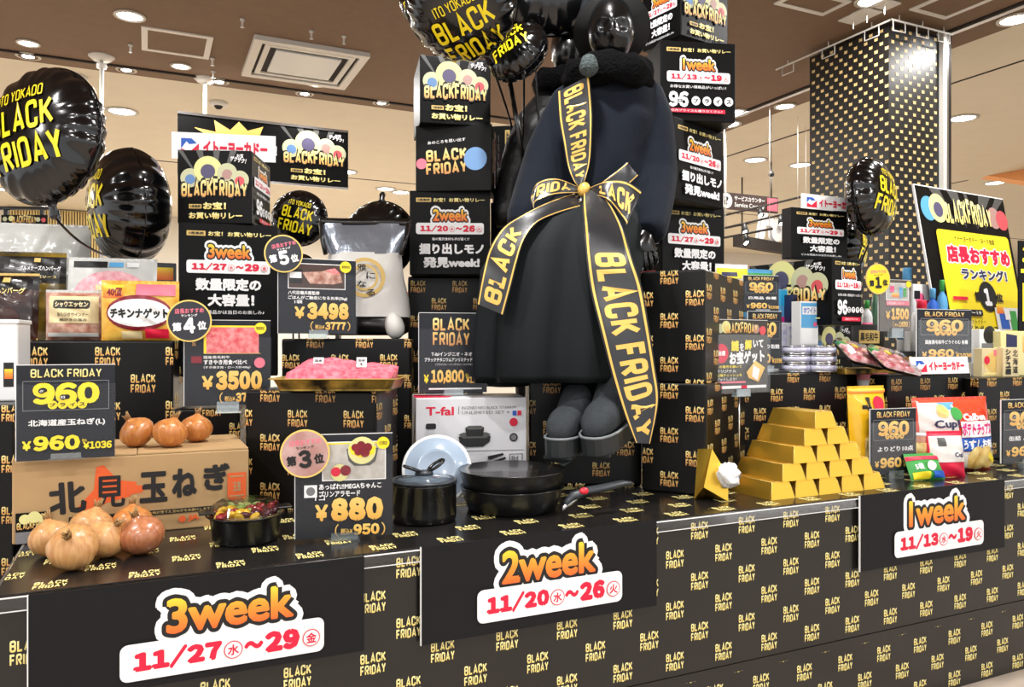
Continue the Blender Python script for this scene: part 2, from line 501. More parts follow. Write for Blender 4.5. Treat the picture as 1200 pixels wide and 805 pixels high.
def wrap(mb, fn, W, H, phx=0., phz=0., dx=.158, dz=.0665, w=.056, mats=None, skip=None):
    j = int(-phz / dz) - 2
    while phz + j * dz < H:
        i = int(-phx / dx) - 2
        while phx + i * dx < W + dx:
            x = phx + i * dx + (dx / 2 if j % 2 else 0); z = phz + j * dz
            if x < W and x + w > 0 and z + w > 0 and not (skip and skip(x, z)): bf_logo(mb, fn, x, z, w, W, H, mats=mats)
            i += 1
        j += 1


# ------------------------------------------------------------------ the hall
CZ = 3.0
m_brown = M('brown_ceiling', (124, 99, 76), rough=.75, noise=.06, nscale=14)
m_browns = M('brown_edge_trim', (118, 94, 68), rough=.7)
m_beige = M('beige_ceiling', (226, 217, 194), rough=.8, noise=.03, nscale=5)
m_dark = M('dark_gap', (40, 32, 28), rough=.8)
m_slat = M('pale_wood_slats', (214, 190, 128), rough=.6, noise=.12, nscale=9)
m_floor = M('pink_wood_floor', (194, 180, 166), rough=.35, c2=(170, 154, 140), nscale=3.5)
XG, YE = 4.40, 4.29
struct(MB().box(-9, 24, -7, 14, -.06, 0, m_floor).build('floor'))
struct(MB().box(-9, XG, -4.2, YE, CZ, CZ + .08, m_brown).build('ceiling'))
b = MB()
b.box(-9, 24, YE + .16, 14, CZ, CZ + .06, m_beige); b.box(XG + .3, 24, -4, YE + .16, CZ, CZ + .06, m_beige)
b.box(5.31, 5.33, -4, 14, CZ - .004, CZ, m_dark); b.box(-9, 24, 7.2, 7.22, CZ - .004, CZ, m_dark); b.box(8.6, 8.62, YE, 14, CZ - .004, CZ, m_dark)
struct(b.build('ceiling_hall'))
b = MB(); b.box(-9, XG + .02, YE, YE + .02, CZ - .012, CZ + .07, m_dark); b.box(-9, XG + .16, YE + .02, YE + .16, CZ - .008, CZ + .07, m_browns); struct(b.build('trim_1'))
b = MB(); b.box(XG + .05, XG + .3, -4, YE + .16, CZ, CZ + .07, m_browns); b.box(XG, XG + .012, -4, YE, CZ - .01, CZ + .07, m_dark); b.box(XG + .012, XG + .05, -4, YE, CZ - .02, CZ + .07, m_steel); struct(b.build('trim_2'))
# far wall: pale boards, a stretch of timber slats at the left
b = MB(); b.box(-9, 24, 11.0, 11.1, 0, CZ, M('pale_wall', (214, 208, 194), rough=.7)); b.box(4, 24, 10.98, 11.0, 2.62, 2.74, M('tan_band', (206, 176, 148), rough=.6)); struct(b.build('wall_back'))
b = MB()
for k in range(34): b.box(-1.72 + k * .034, -1.72 + k * .034 + .021, 10.93, 11.0, 1.2, 2.98, m_slat)
b.box(-1.72, -.56, 10.985, 11.0, 1.2, 2.98, M('slat_backing_board', (150, 124, 72), rough=.7)); struct(b.build('trim_slats'))  # darker brown board behind the slats
# orange cove in the hall ceiling at the right
q = [P(1118, 174, 9.4), P(1330, 118, 7.6), P(1330, 232, 7.4), P(1118, 200, 9.2)]
n_ = (q[1] - q[0]).cross(q[3] - q[0]).normalized() * .1
struct(MB().add(q + [p + n_ for p in q], [(0, 1, 2, 3), (7, 6, 5, 4), (0, 4, 5, 1), (1, 5, 6, 2), (2, 6, 7, 3), (3, 7, 4, 0)], M('orange_cove', (244, 176, 116), rough=.7)).build('trim_3'))

# column papered in black with gold squares
m_colb = M('black_column_paper', (26, 24, 22), rough=.4); m_colg = M('gold_square_print', (226, 196, 132), rough=.45)
b = MB(); X0, X1, Y0, Y1, ZB, ZT = 3.93, XG, 1.54, 2.14, 0, CZ - .03
b.box(X0, X1, Y0, Y1, ZB, ZT, m_colb)
def squares(fn, W, z0, z1):
    j = 0; z = z0
    while z < z1 - .02:
        x = .02 if j % 2 else .057
        while x < W - .02:
            vs = [fn(x + dx_, z + dz_, .0015) for dx_, dz_ in ((0, 0), (.024, 0), (.024, .02), (.012, .0165), (0, .02))]
            b.add(vs, [(0, 1, 2, 3, 4)], m_colg); x += .074
        z += .037; j += 1
squares(face((X0, Y1, 0), (0, -1, 0), (0, 0, 1), (-1, 0, 0)), Y1 - Y0, .9, ZT); squares(face((X0, Y0, 0), (1, 0, 0), (0, 0, 1), (0, -1, 0)), X1 - X0 - .04, .9, ZT)
col = struct(b.build('column'))
b = MB(); b.box(X1 - .035, X1 - .005, Y0 - .03, Y0 + .02, 0, ZT + .02, m_wpaint); b.box(X1 + .0, X1 + .012, Y0 - .03, Y0 + .02, 0, ZT + .02, m_steel); b.box(X1 + .012, X1 + .07, Y0 - .005, Y0 + .05, 0, ZT + .02, m_colb); struct(b.build('trim_shutter_guide'))
# white hook rails round the column's head
def rail(pts, label):
    b = MB(); b.tube(pts, .006, m_wpaint, 8); t = tag(b.build('hanging_rail'), label, 'rail', 'white rails round the column head')
    for f in (.12, .5, .86):
        i = int(f * (len(pts) - 1)); c = pts[0].lerp(pts[-1], f); d = (pts[-1] - pts[0]).normalized() * .05; h = MB()
        h.tube([c - d, c - d + Vector((0, 0, -.06)), c + d + Vector((0, 0, -.06)), c + d], .004, m_wpaint, 6); h.build('hook', t)
        h = MB(); h.tube([c, c + Vector((0, 0, .035))], .004, m_wpaint, 6); h.build('bracket', t)
rail([Vector((X0 - .05, y, CZ - .035)) for y in (Y1 + .25, Y1, Y0 - .05)], 'white hanging rail along the left face of the patterned column')
rail([Vector((x, Y0 - .06, CZ - .035)) for x in (X0 - .05, X0 + .2, X1)], 'white hanging rail along the right face of the patterned column')

# ------------------------------------------------------------------ ceiling fittings
m_ledon = M('lamp_diffuser', (255, 250, 240), emit=14.)
m_ring = M('lamp_ring', (190, 186, 176), rough=.3, metal=.6)
def downlight(px, py, label, r=.06, group='recessed ceiling lamps', z=CZ, power=None):
    c = AZ(px, py, z); t = thing('ceiling_light', label, 'ceiling light', c, group=group)
    b = MB(); b.lathe([(r * 1.25, 0), (r * 1.25, -.008), (r, -.012), (r * .97, -.004)], m_ring, 24); b.build('trim_ring', t)
    b = MB(); b.lathe([(r * .97, -.004), (r * .5, -.009), (0, -.01)], m_ledon, 24); b.build('diffuser', t)
    l = bpy.data.lights.new('lamp_light', 'AREA'); l.shape = 'DISK'; l.size = r * 1.9; l.energy = power or LAMP_W; l.color = (1, .98, .96)
    o = bpy.data.objects.new('lamp_light', l); COL.objects.link(o); o.parent = t; o.location = (0, 0, -.02)
LIGHTS = [(152, 18, 'round ceiling lamp above the big balloon, nearest the white access frame', .07), (33, 50, 'left of the two lamps on the brown ceiling edge, far left', .055), (148, 81, 'ceiling lamp just below the white access frame', .055),
          (212, 77, 'ceiling lamp right below the access frame corner', .055), (257, 95, 'lamp on the brown ceiling edge between frame and air conditioner', .055), (371, 98, 'ceiling lamp at the lower corner of the air conditioner', .055), (357, 109, 'lamp on the ceiling edge under the air conditioner', .055),
          (447, 120, 'lamp on the brown ceiling edge right of the air conditioner', .055), (1022, 0, 'bright ceiling lamp in front of the patterned column, at the picture top', .075), (1190, 22, 'bright ceiling lamp at the picture\'s right top corner', .08),
          (920, 124, 'small lamp on the ceiling edge left of the patterned column', .07)]
for px, py, lb, r in LIGHTS: downlight(px, py, lb, r)
HALL = [(143, 130, 'hall ceiling lamp beside the left white pole'), (33, 65, 'hall ceiling lamp beyond the ceiling edge, above the big balloon'), (943, 38, 'round flat lamp on the brown ceiling left of the column'), (938, 193, 'hall lamp between hanging sign and column'), (885, 187, 'hall lamp seen just left of the column'),
        (1128, 138, 'hall lamp just right of the column above the orange cove'), (1166, 214, 'hall lamp under the orange cove, above the ranking poster'), (452, 221, 'small far lamp above the rice bag'), (406, 201, 'small far lamp right of the hanging banner'), (470, 225, 'tiny far lamp left of the center box'), (860, 132, 'far lamp beside the tilted first week box'),
        (852, 145, 'far lamp under the ceiling edge right of the tower'), (8, 222, 'far lamp at the left picture edge below the balloon'), (905, 262, 'farthest lamp near the white lettering')]
for k, (px, py, lb) in enumerate(HALL):
    if k == 2: continue
    downlight(px, py, lb, .1 if py > 120 else .06, 'hall ceiling lamps', CZ, 16. if py > 120 else LAMP_W)
for x in (-5., -2.5, 0., 2.5):            # the same lamps go on over the aisle behind the photographer
    for y in (-3.4, -1.6, .1):
        l = bpy.data.lights.new('aisle_lamp_light', 'AREA'); l.shape = 'DISK'; l.size = .14; l.energy = HALL_W * (1.2 if y > -1 else 1); l.color = (1, .98, .96)
        o = bpy.data.objects.new('aisle_lamp_light', l); COL.objects.link(o); o.location = (x + .9, y, CZ - .02)
for x in (-4, 2, 8, 14):
    l = bpy.data.lights.new('hall_lamp_light', 'AREA'); l.shape = 'DISK'; l.size = .3; l.energy = 130; l.color = (1, .98, .96)
    o = bpy.data.objects.new('hall_lamp_light', l); COL.objects.link(o); o.location = (x, 8.2, CZ - .03)


def flat_on_ceiling(pxs, z=CZ): return [AZ(x, y, z) for x, y in pxs]


def frame_panel(pts, label, w=.035):
    """white aluminium frame of a ceiling access hatch"""
    t = thing('access_hatch', label, 'ceiling hatch', sum(pts, Vector()) / 4, group='ceiling access hatches'); c = t.location
    X0_, X1_ = sum(p.x for p in (pts[0], pts[3])) / 2, sum(p.x for p in (pts[1], pts[2])) / 2; Ya, Yb = sum(p.y for p in (pts[0], pts[1])) / 2, sum(p.y for p in (pts[2], pts[3])) / 2
    x0, x1 = sorted((X0_ - c.x, X1_ - c.x)); y0, y1 = sorted((Ya - c.y, Yb - c.y)); b = MB()
    for r in ((x0, x1, y0, y0 + w), (x0, x1, y1 - w, y1), (x0, x0 + w, y0 + w, y1 - w), (x1 - w, x1, y0 + w, y1 - w)): b.box(r[0], r[1], r[2], r[3], -.008, 0, m_wpaint)
    b.build('frame', t); MB().box(x0 + w, x1 - w, y0 + w, y1 - w, -.004, .0, m_brown).build('hatch_panel', t)
frame_panel(flat_on_ceiling([(166, 30.5), (250, 42.5), (245, 68), (165.5, 58)]), 'white framed access hatch in the brown ceiling left of the air conditioner')
frame_panel(flat_on_ceiling([(938, -12), (1003, -1), (965, 16.5), (903, 4)]), 'white framed access hatch cut by the picture top, left of the column', .03)
frame_panel(flat_on_ceiling([(1130, -14), (1190, -8), (1101, 20), (1060, 9)]), 'white framed access hatch near the picture top, right of the column', .03)
# cassette air conditioner
pts = flat_on_ceiling([(298, 40.5), (434, 61.5), (404, 101), (283, 84)]); c = sum(pts, Vector()) / 4
t = thing('air_conditioner', 'square white cassette air conditioner set into the brown ceiling', 'air conditioner', c)
hx = ((pts[1].x + pts[2].x) - (pts[0].x + pts[3].x)) / 4; hy = ((pts[2].y + pts[3].y) - (pts[0].y + pts[1].y)) / 4; hx, hy = abs(hx), abs(hy)
b = MB(); w = .075 * hx * 2
for r in ((-hx, hx, -hy, -hy + w), (-hx, hx, hy - w, hy), (-hx, -hx + w, -hy + w, hy - w), (hx - w, hx, -hy + w, hy - w)): b.box(*r, -.03, 0, m_wpaint)
b.build('outer_frame', t)
b = MB(); b.box(-hx + w, hx - w, -hy + w, hy - w, -.012, -.002, m_dark); b.build('air_slot', t)
g = .03 * hx * 2 + w
for r in ((-hx + g, hx - g, -hy + g, -hy + g + .035), (-hx + g, hx - g, hy - g - .035, hy - g), (-hx + g, -hx + g + .035, -hy + g + .036, hy - g - .036), (hx - g - .035, hx - g, -hy + g + .036, hy - g - .036)): MB().box(*r, -.024, -.0125, m_wpaint).build('louver', t)
g2 = g + .075
MB().box(-hx + g2, hx - g2, -hy + g2, hy - g2, -.028, -.01, m_whitep, .006).build('intake_panel', t)
# small ceiling devices
for px, py, lb in ((90, 89, 'dome camera on the hall ceiling above the left balloon'), (256, 120, 'small round vent on the hall ceiling below the air conditioner')):
    t = thing('ceiling_sensor', lb, 'ceiling sensor', AZ(px, py, CZ)); MB().lathe([(.07, 0), (.07, -.02), (.05, -.03)], m_wpaint, 20).build('housing', t); MB().lathe([(.035, -.03), (.02, -.05), (0, -.055)], m_dark, 16).build('lens', t)
for px, py, lb in ((1016, 14, 'square white ceiling plate nearest the bright lamp'), (1000, 22, 'square white ceiling plate with a hanging hook'), (1037, 4, 'square white ceiling plate at the picture top')):
    t = thing('ceiling_plate', lb, 'ceiling plate', AZ(px, py, CZ)); MB().box(-.07, .07, -.05, .05, -.01, 0, m_wpaint, .003).build('plate', t); b = MB(); b.tube([(0, 0, -.01), (0, 0, -.06)], .004, m_wpaint, 6); b.build('hook', t)
for px, py, n_l in ((153, 52, 'left of the access frame'), (249, 68, 'under the access frame corner'), (250, 83, 'below the access frame'), (284, 22, 'left above the air conditioner'), (365, 36, 'above the air conditioner'), (403, 42, 'right above the air conditioner')):
    b = MB(); b.lathe([(.014, .0), (.014, -.01), (.006, -.012), (.006, -.045), (.012, -.05), (0, -.052)], m_wpaint, 12); o = b.build('ceiling_hook', loc=AZ(px, py, CZ)); tag(o, 'small white ceiling hook ' + n_l, 'hook', 'small ceiling hooks')

# ------------------------------------------------------------------ the display table and its banners
t = thing('display_table', 'long low display table papered in black with gold BLACK FRIDAY lettering', 'table', (1.6, .6, 0))
TX0, TX1, TY1 = -.245, 3.6, 1.5
def loc_(x, y, z): return (x - 1.6, y - .6, z)
b = MB(); fn = face(loc_(TX0, 0, 0), (1, 0, 0), (0, 0, 1), (0, -1, 0)); W = TX1 - TX0
b.add([fn(0, 0, 0), fn(W, 0, 0), fn(W, TABLE_Z, 0), fn(0, TABLE_Z, 0)], [(0, 1, 2, 3)], m_front)
wrap(b, face(loc_(TX0, 0, .232), (1, 0, 0), (0, 0, 1), (0, -1, 0)), W, TABLE_Z - .232, (1.3256 - TX0 - .028) % .16, .604 - .232 - .023 - 10 * .0665, dx=.16, mats=(m_goldpale, m_goldpale))
b.build('front_panel', t)
b = MB(); fn2 = face(loc_(TX0, -.003, 0), (1, 0, 0), (0, 0, 1), (0, -1, 0)); b.add([fn2(0, 0, 0), fn2(W, 0, 0), fn2(W, .232, 0), fn2(0, .232, 0)], [(0, 1, 2, 3)], m_front)
wrap(b, fn2, W, .21, (1.3256 - TX0 + .02) % .16, .142 - 10 * .0665, dx=.16, mats=(m_goldpale, m_goldpale)); b.build('lower_front_panel', t)
b = MB(); b.box(*[v for v in (TX0 - 1.6, TX1 - 1.6, -.595, TY1 - .6, 0, TABLE_Z - .002)], M('table_core', (20, 20, 20), rough=.6)); b.build('body', t)
b = MB(); tf = face(loc_(TX0, 0, TABLE_Z), (1, 0, 0), (0, 1, 0), (0, 0, 1)); b.add([tf(0, 0, 0), tf(W, 0, 0), tf(W, TY1, 0), tf(0, TY1, 0)], [(0, 1, 2, 3)], M('black_table_paper', (30, 28, 27), rough=.22, bump=.06, bscale=6))
wrap(b, tf, W, .75, .055, .012, dx=.16, dz=.09, mats=(m_goldpale, m_goldpale)); b.build('tabletop', t)
# clear edge strip along the front of the top
b = MB(); n = 2
prof = [(-.001, -.001), (-.009, -.004), (-.0105, -.028), (-.009, -.028), (-.007, -.006), (-.001, -.004)]
V = []
for x in (TX0 - .012, TX1): V += [(x - 1.6, y - .6, TABLE_Z + z) for y, z in prof]
k = len(prof); b.add(V, [(i, (i + 1) % k, k + (i + 1) % k, k + i) for i in range(k)] + [tuple(range(k))[::-1], tuple(range(k, 2 * k))], m_strip)
b.tube([(TX0 - 1.6, -.609, TABLE_Z - .0045), (TX1 - 1.6, -.609, TABLE_Z - .003)], .0016, m_whitep, 6); b.tube([(TX0 - 1.6, -.611, TABLE_Z - .029), (TX1 - 1.6, -.611, TABLE_Z - .029)], .0012, m_whitep, 6)
b.build('clear_edge_strip', t)
b = MB(); b.tube([(TX0 - 1.605, -.6, TABLE_Z - .004), (TX0 - 1.605, .3, TABLE_Z - .004)], .004, m_acr, 6); b.build('clear_side_strip', t)


def week(p, s, x0, y0, x1, y1):
    p.text(s, x0, y0, x1, y1, m_white, .26, ref=.035); p.text(s, x0, y0, x1, y1, m_black, .125, ref=.035); p.text(s, x0, y0, x1, y1, m_orange, .035, res=3)


def dates(p, d1, w1, d2, w2, x0, y0, x1, y1):
    w = x1 - x0; p.rrect(x0, y0, x1, y1, m_white, .2); h = y1 - y0; a, z = y0 + h * .2, y1 - h * .2
    p.text(d1, x0 + w * .06, a, x0 + w * .475, z, m_red, .085); p.text(d2, x0 + w * .69, a, x0 + w * .87, z, m_red, .085)
    p.text('〜', x0 + w * .585, a + h * .18, x0 + w * .68, z - h * .18, m_red, .06)
    rr = h * .2 * p.H / p.W
    for cx, wd in ((x0 + w * .53, w1), (x0 + w * .93, w2)):
        p.disc(cx, (y0 + y1) / 2 + h * .05, rr * 1.25, m_red); p.disc(cx, (y0 + y1) / 2 + h * .05, rr * 1.12, m_white)
        p.text(wd, cx - rr * .75, (y0 + y1) / 2 + h * .05 - rr * .75 * p.W / p.H, cx + rr * .75, (y0 + y1) / 2 + h * .05 + rr * .75 * p.W / p.H, m_red, .03)


def banner(px0, px1, pyT0, pyB0, label, wk, d1, w1, d2, w2, wr, dr):
    a, c = AY(px0, pyT0, -.018), AY(px1, pyT0, -.018); zt = a.z; zb = AY(px0, pyB0, -.018).z; W = c.x - a.x; H = zt - zb
    t = thing('banner', label, 'banner', ((a.x + c.x) / 2, -.0165, zb), group='week banners on the table front')
    b = MB(); b.box(-W / 2, W / 2, 0, .003, 0, H, m_sheet); b.box(-W / 2 - .002, -W / 2, -.001, .004, 0, H, m_whitep)
    p = Print(b, front(-W / 2, 0), W, H); week(p, wk, *wr); p.d = .004; dates(p, d1, w1, d2, w2, *dr); b.build('sheet', t)
    return t
banner(33, 427, 698, 829, 'black banner with orange 3week lettering and dates 11/27 to 29', '3week', '11/27', '水', '29', '金', (37, 19, 76, 53), (24, 57, 86, 92))
banner(494, 770, 641.5, 757, 'black banner with orange 2week lettering and dates 11/20 to 26', '2week', '11/20', '水', '26', '火', (31, 14, 71, 50), (21, 52, 83, 87))
banner(1008.5, 1178, 581, 670.5, 'black banner with orange 1week lettering and dates 11/13 to 19', '1week', '11/13', '水', '19', '火', (31, 15, 70, 51), (21, 54, 83, 89))


# ------------------------------------------------------------------ printed designs
def hdr(p, x0, y0, x1, y1, jp='お宝！お買い物リレー'):
    w = x1 - x0; p.rrect(x0, y0, x0 + w * .22, y1, m_tan, .1); p.text('3週連続', x0 + w * .02, y0 + (y1 - y0) * .2, x0 + w * .2, y1 - (y1 - y0) * .2, m_black, .03)
    p.text(jp, x0 + w * .25, y0, x1, y1, m_goldpale, .03)


WEEKS = {1: ('1week', '11/13', '水', '19', '火'), 2: ('2week', '11/20', '水', '26', '火'), 3: ('3week', '11/27', '水', '29', '金')}


def design_week(p, n):
    wk = WEEKS[n]
    hdr(p, 8, 8.5, 93, 13.5); week(p, wk[0], 29, 22, 72, 36.5); p.d += .001; dates(p, *wk[1:], 8, 38.5, 92, 52)
    if n == 3:
        p.text('数量限定の', 17, 57, 83, 70, m_white, .055); p.text('大容量！', 29, 73, 76, 86, m_white, .055); p.text('どんな商品かは当日のお楽しみ♪', 14, 90, 86, 94, m_white, .01)
    elif n == 2:
        p.text('毎の贅沢食材も手が届く!？', 28, 56, 74, 59.5, m_white, .015); p.text('掘り出しモノ', 12, 63, 92, 76, m_white, .055); p.text('発見week!', 17, 79, 87, 92, m_white, .055)
    else:
        p.text('お得なお買い得商品がいっぱい！', 12, 56, 86, 60, m_white, .01); p.text('96', 10, 64, 36, 84, m_white, .06)
        for k, ch in enumerate('ロプライス'):
            cx = 31 + k * 14.5 if k else 27; p.disc(cx if k else 24.5, 75.5, 5.8 if k else 3.6, m_white)
            if not k: p.d += .0004
            p.text(ch, (cx if k else 24.5) - 3, 73 if k else 74, (cx if k else 24.5) + 3, 78.5 if k else 77.5, m_black, .05)
        p.rect(8, 86, 84, 91, m_red); p.text('店内プライスも盛りだくさん！', 12, 87, 80, 90, m_white, .01)


m_discb = M('dull_disc_print', (196, 198, 160), rough=.5); m_dot1 = M('blue_dot_print', (96, 134, 184), rough=.5); m_dot2 = M('violet_dot_print', (84, 78, 110), rough=.5); m_dot3 = M('rose_dot_print', (178, 140, 132), rough=.5); m_dot4 = M('red_dot_print', (214, 84, 92), rough=.5)


def design_cube(p):
    """the campaign face: grey rays, pale discs, arched golden letters"""
    for a in (-38, -19, 2, 22, 42):
        c = math.tan(R_(a)); x = 50 + c * 62; p.poly([(max(0, min(100, x - 4)), 0), (50 + c * 22, 44), (max(0, min(100, x + 5)), 0)][::1], m_ray); p.d -= p.step
    p.d += p.step
    for cx, cy, r, m in ((17, 38, 13, m_dot1), (41, 27, 19, m_dot2), (67, 31, 13.5, m_dot3), (84, 40, 12.5, m_dot4)): p.disc(cx, cy, r, m_disc if r > 15 else m_discb); p.disc(cx, cy + 2, r * .52, m)
    p.text('お宝', 80, 5, 89, 10, m_white, .03); p.text('ザクザク！', 71, 9.5, 93, 16.5, m_white, .03, rot=-.2)
    p.din('BLACKFRIDAY', 4.5, 44, 95.5, 66, m_black, arch=.42, hw=.15); p.din('BLACKFRIDAY', 6, 46, 94, 64, m_gold, arch=.4, hw=.1)
    p.rrect(16, 74, 33, 80, m_tan, .1); p.text('3週連続', 17.5, 75, 31.5, 79, m_black, .03); p.text('お宝！', 35, 71, 66, 81, m_goldpale, .05); p.text('お買い物リレー', 16, 85, 88, 94, m_goldpale, .045)


def design_price_face(p):
    """the narrow side of a campaign box: first week and the price words"""
    hdr(p, 10, 5, 92, 10); week(p, '1week', 34, 17, 78, 30); p.d += .001; dates(p, *WEEKS[1][1:], 8, 33, 94, 47)
    p.text('お得なお買い得商品がいっぱい！', 14, 53, 90, 57, m_white, .01); p.text('96', 12, 62, 44, 85, m_white, .06)
    for k, ch in enumerate('ロプラス'): p.disc(50 + k * 13.5, 77, 6.2, m_white); p.text(ch, 47 + k * 13.5, 74, 53 + k * 13.5, 80, m_black, .05)
    p.rect(24, 88, 86, 94, m_red); p.text('店内プライス', 34, 89.5, 76, 92.5, m_white, .01)


def store_strip(p):
    p.rect(0, 0, 100, 100, m_white)
    p.poly([(9, 22), (9, 62), (14, 34), (14, 22)], m_blue); p.poly([(11, 22), (19, 22), (24, 40), (17, 44)], m_blue); p.poly([(9, 60), (17, 74), (26, 40), (26, 88), (9, 88)], m_red)
    p.text('イトーヨーカドー', 30, 28, 92, 80, m_red, .06)


def promo_box(label, pxL, pxR, pyT, pyB, zc, rz, designs, depth=None, zb=None, top=None, group='campaign boxes', name='campaign_box'):
    """card box printed on its front and sides: designs = (front, right side, left side)"""
    c, W, H = place(pxL, pxR, pyT, pyB, zc, rz); D = depth or W; z0 = 0.
    if zb is not None: z0 = c.z - zb; H += z0; c.z = zb
    b = MB(); b.box(-W / 2, W / 2, 0, D, 0, H, m_poster, .0035)
    fs = [(front(-W / 2, z0), W), (face((W / 2, 0, z0), (0, 1, 0), (0, 0, 1), (1, 0, 0)), D), (face((-W / 2, D, z0), (0, -1, 0), (0, 0, 1), (-1, 0, 0)), D)]
    for d, (fn, w) in zip(designs, fs):
        if d: d(Print(b, fn, w, H - z0))
    o = b.build(name, loc=c, rz=rz); return tag(o, label, 'box', group)


def card(name, label, pxL, pxR, pyT, pyB, zc, rz, draw, mat=m_card, cat='price card', group=None, tilt=0., stand=None, sleeve=True, edge=None, badge=None, thick=.004):
    """upright printed card in a clear sleeve; stand = height of the surface its clear foot rests on"""
    c, W, H = place(pxL, pxR, pyT, pyB, zc, rz); lift = 0.
    if stand is not None: lift = max(c.z - stand, .0); c.z = stand
    t = thing(name, label, cat, c, rz, group, tilt)
    b = MB(); b.box(-W / 2, W / 2, 0, thick, lift, lift + H, mat); b.box(-W / 2 - .0015, -W / 2, 0, thick, lift, lift + H, edge or m_whitep); b.box(-W / 2, W / 2, 0, thick, lift + H, lift + H + .0015, edge or m_whitep)
    draw(Print(b, front(-W / 2, lift), W, H)); b.build('printed_card', t)
    if sleeve:
        b = MB(); b.box(-W / 2 - .003, W / 2 + .003, -.0095, -.0085, lift - .002, lift + H * .8, m_sleeve); b.build('clear_sleeve', t)
    if stand is not None:
        b = MB(); h = max(lift, .003) + .012; z0 = .003 if lift < .06 else lift - .012; b.box(-.035, .035, -.014, .018, 0, .003, m_acr); b.box(-.03, .03, -.0145, -.0105, z0, h, m_acr); b.box(-.03, .03, .006, .01, z0, h, m_acr)
        if lift > .06: b.tube([(0, .006, 0), (0, .006, lift + .01)], .003, m_steel, 8)
        b.build('clear_foot', t)
    if badge:
        bx, by, br, fn = badge; r = br / 100 * W; b = MB()
        mx = Matrix.Translation(((bx / 100 - .5) * W, -.011, lift + (1 - by / 100) * H)) @ Matrix.Rotation(PI / 2, 4, 'X')
        b.lathe([(r, -.002), (r, .0015)], m_goldrim, 40, mx=mx, smooth=False)
        fn(Print(b, face(mx.translation + Vector((-r, -.0015, -r)), (1, 0, 0), (0, 0, 1), (0, -1, 0)), 2 * r, 2 * r, d0=.0004)); b.build('rank_badge', t)
    return t


m_goldrim = M('gold_badge_rim', (238, 205, 110), rough=.4)
m_badge = M('dark_badge', (42, 44, 52), rough=.4); m_badgep = M('bronze_badge', (178, 132, 124), rough=.4, c2=(205, 170, 165), nscale=20)


def rank(num, col, bgm, rot=.06):
    def fn(p):
        p.disc(50, 50, 46.5, bgm, 40); p.text('店長おすすめ', 18, 20, 82, 32, m_pinkt, .02, rot=rot); p.text('ランキング', 32, 34, 68, 40, col, .02, rot=rot)
        p.text('第', 13, 54, 33, 75, col, .05, rot=rot); p.text(num, 37, 42, 63, 80, col, .06, rot=rot); p.text('位', 68, 50, 88, 71, col, .05, rot=rot)
    return fn


m_pinkt = M('pink_lettering', (240, 120, 140), rough=.5)
m_meatp = M('printed_meat', (214, 76, 84), rough=.5, c2=(240, 150, 150), nscale=60); m_beefp = M('printed_rice_photo', (150, 92, 70), rough=.5, c2=(212, 176, 160), nscale=45)
m_photo = M('printed_table_photo', (206, 204, 198), rough=.5, c2=(172, 166, 156), nscale=25)


def p960(col, item, price='960', tax='1036', foot=True):
    def fn(p):
        p.din('BLACK FRIDAY', 14, 4, 86, 13, m_goldpale if col is m_yellow else m_gold, hw=.075)
        p.frame(6, 16.5, 94, 48, m_grey, .8); p.text('960', 16, 18.5, 84, 41.5, col, .06, res=3)
        for k, ch in enumerate('プライス'): p.disc(36 + k * 10, 42, 5, col); p.text(ch, 33 + k * 10, 40, 39 + k * 10, 44, m_black, .04)
        p.d += .0006; p.disc(25, 27, 3.2, m_card); p.text('ク', 23, 26, 27, 28.5, m_white, .04); p.disc(46.5, 34, 3.2, m_card); p.text('ロ', 44.5, 32.8, 48.5, 35.2, m_white, .04)
        p.text(item, 12, 57, 90, 65, m_white, .03)
        p.text('¥', 6, 79, 15, 89, col, .05); p.text(price, 17, 74, 64, 90, col, .06); p.text('税込', 66, 79, 71, 82, col, .01); p.text('¥' + tax, 67, 82, 97, 90, col, .045)
    return fn


def gold_price(p, unit, price, tax, y0, tx0=6):
    if unit: p.text(unit, 20, y0 - 3, 30, y0 + 2, m_white, .02)
    p.text('¥', 20, y0 + 6, 33, y0 + 22, m_amber, .05); p.text(price, 36, y0, 90, y0 + 23, m_amber, .085)
    p.text('（', 40, y0 + 25.5, 44, y0 + 38, m_amber, .0); p.text('税込¥', 46, y0 + 30, 58, y0 + 36, m_amber, .02); p.text(tax, 59, y0 + 26, 86, y0 + 37, m_amber, .06); p.text('）', 88, y0 + 25.5, 92, y0 + 38, m_amber, .0)


def p880(p):
    p.rect(27, 7, 93, 45, m_white); p.rect(28, 8, 92, 44, m_photo); p.rect(28, 8, 92, 9.5, m_yellow)
    p.poly([(52, 14), (85, 14), (82, 27), (76, 31), (60, 31), (54, 26)], m_ray); p.disc(68, 16, 14.5, m_disc); p.poly([(54, 12), (83, 12), (80, 20), (66, 23), (57, 19)], m_yellow)
    for x, y, r in ((61, 13, 4), (67, 11, 4.5), (74, 13, 4.5), (64, 17, 4), (71, 18, 5)): p.disc(x, y, r, m_cherry)
    p.disc(45, 37, 9, m_disc); p.disc(41, 36, 5, m_red); p.disc(51, 35, 5.5, m_cherry)
    p.disc(90, 9, 6.5, m_yellow); p.text('1日限定', 85.5, 7, 94.5, 11, m_black, .01)
    p.rect(9, 48, 22, 60, m_white); p.disc(15.5, 54, 4.5, m_grey)
    p.text('あっぱれ!!MEGAちゃんこ', 24, 47, 88, 53, m_white, .03); p.text('プリンアラモード', 24, 54, 66, 60, m_white, .03); gold_price(p, '1コ', '880', '950', 61)


m_cherry = M('printed_berries', (140, 20, 40), rough=.4, noise=.3, nscale=60)


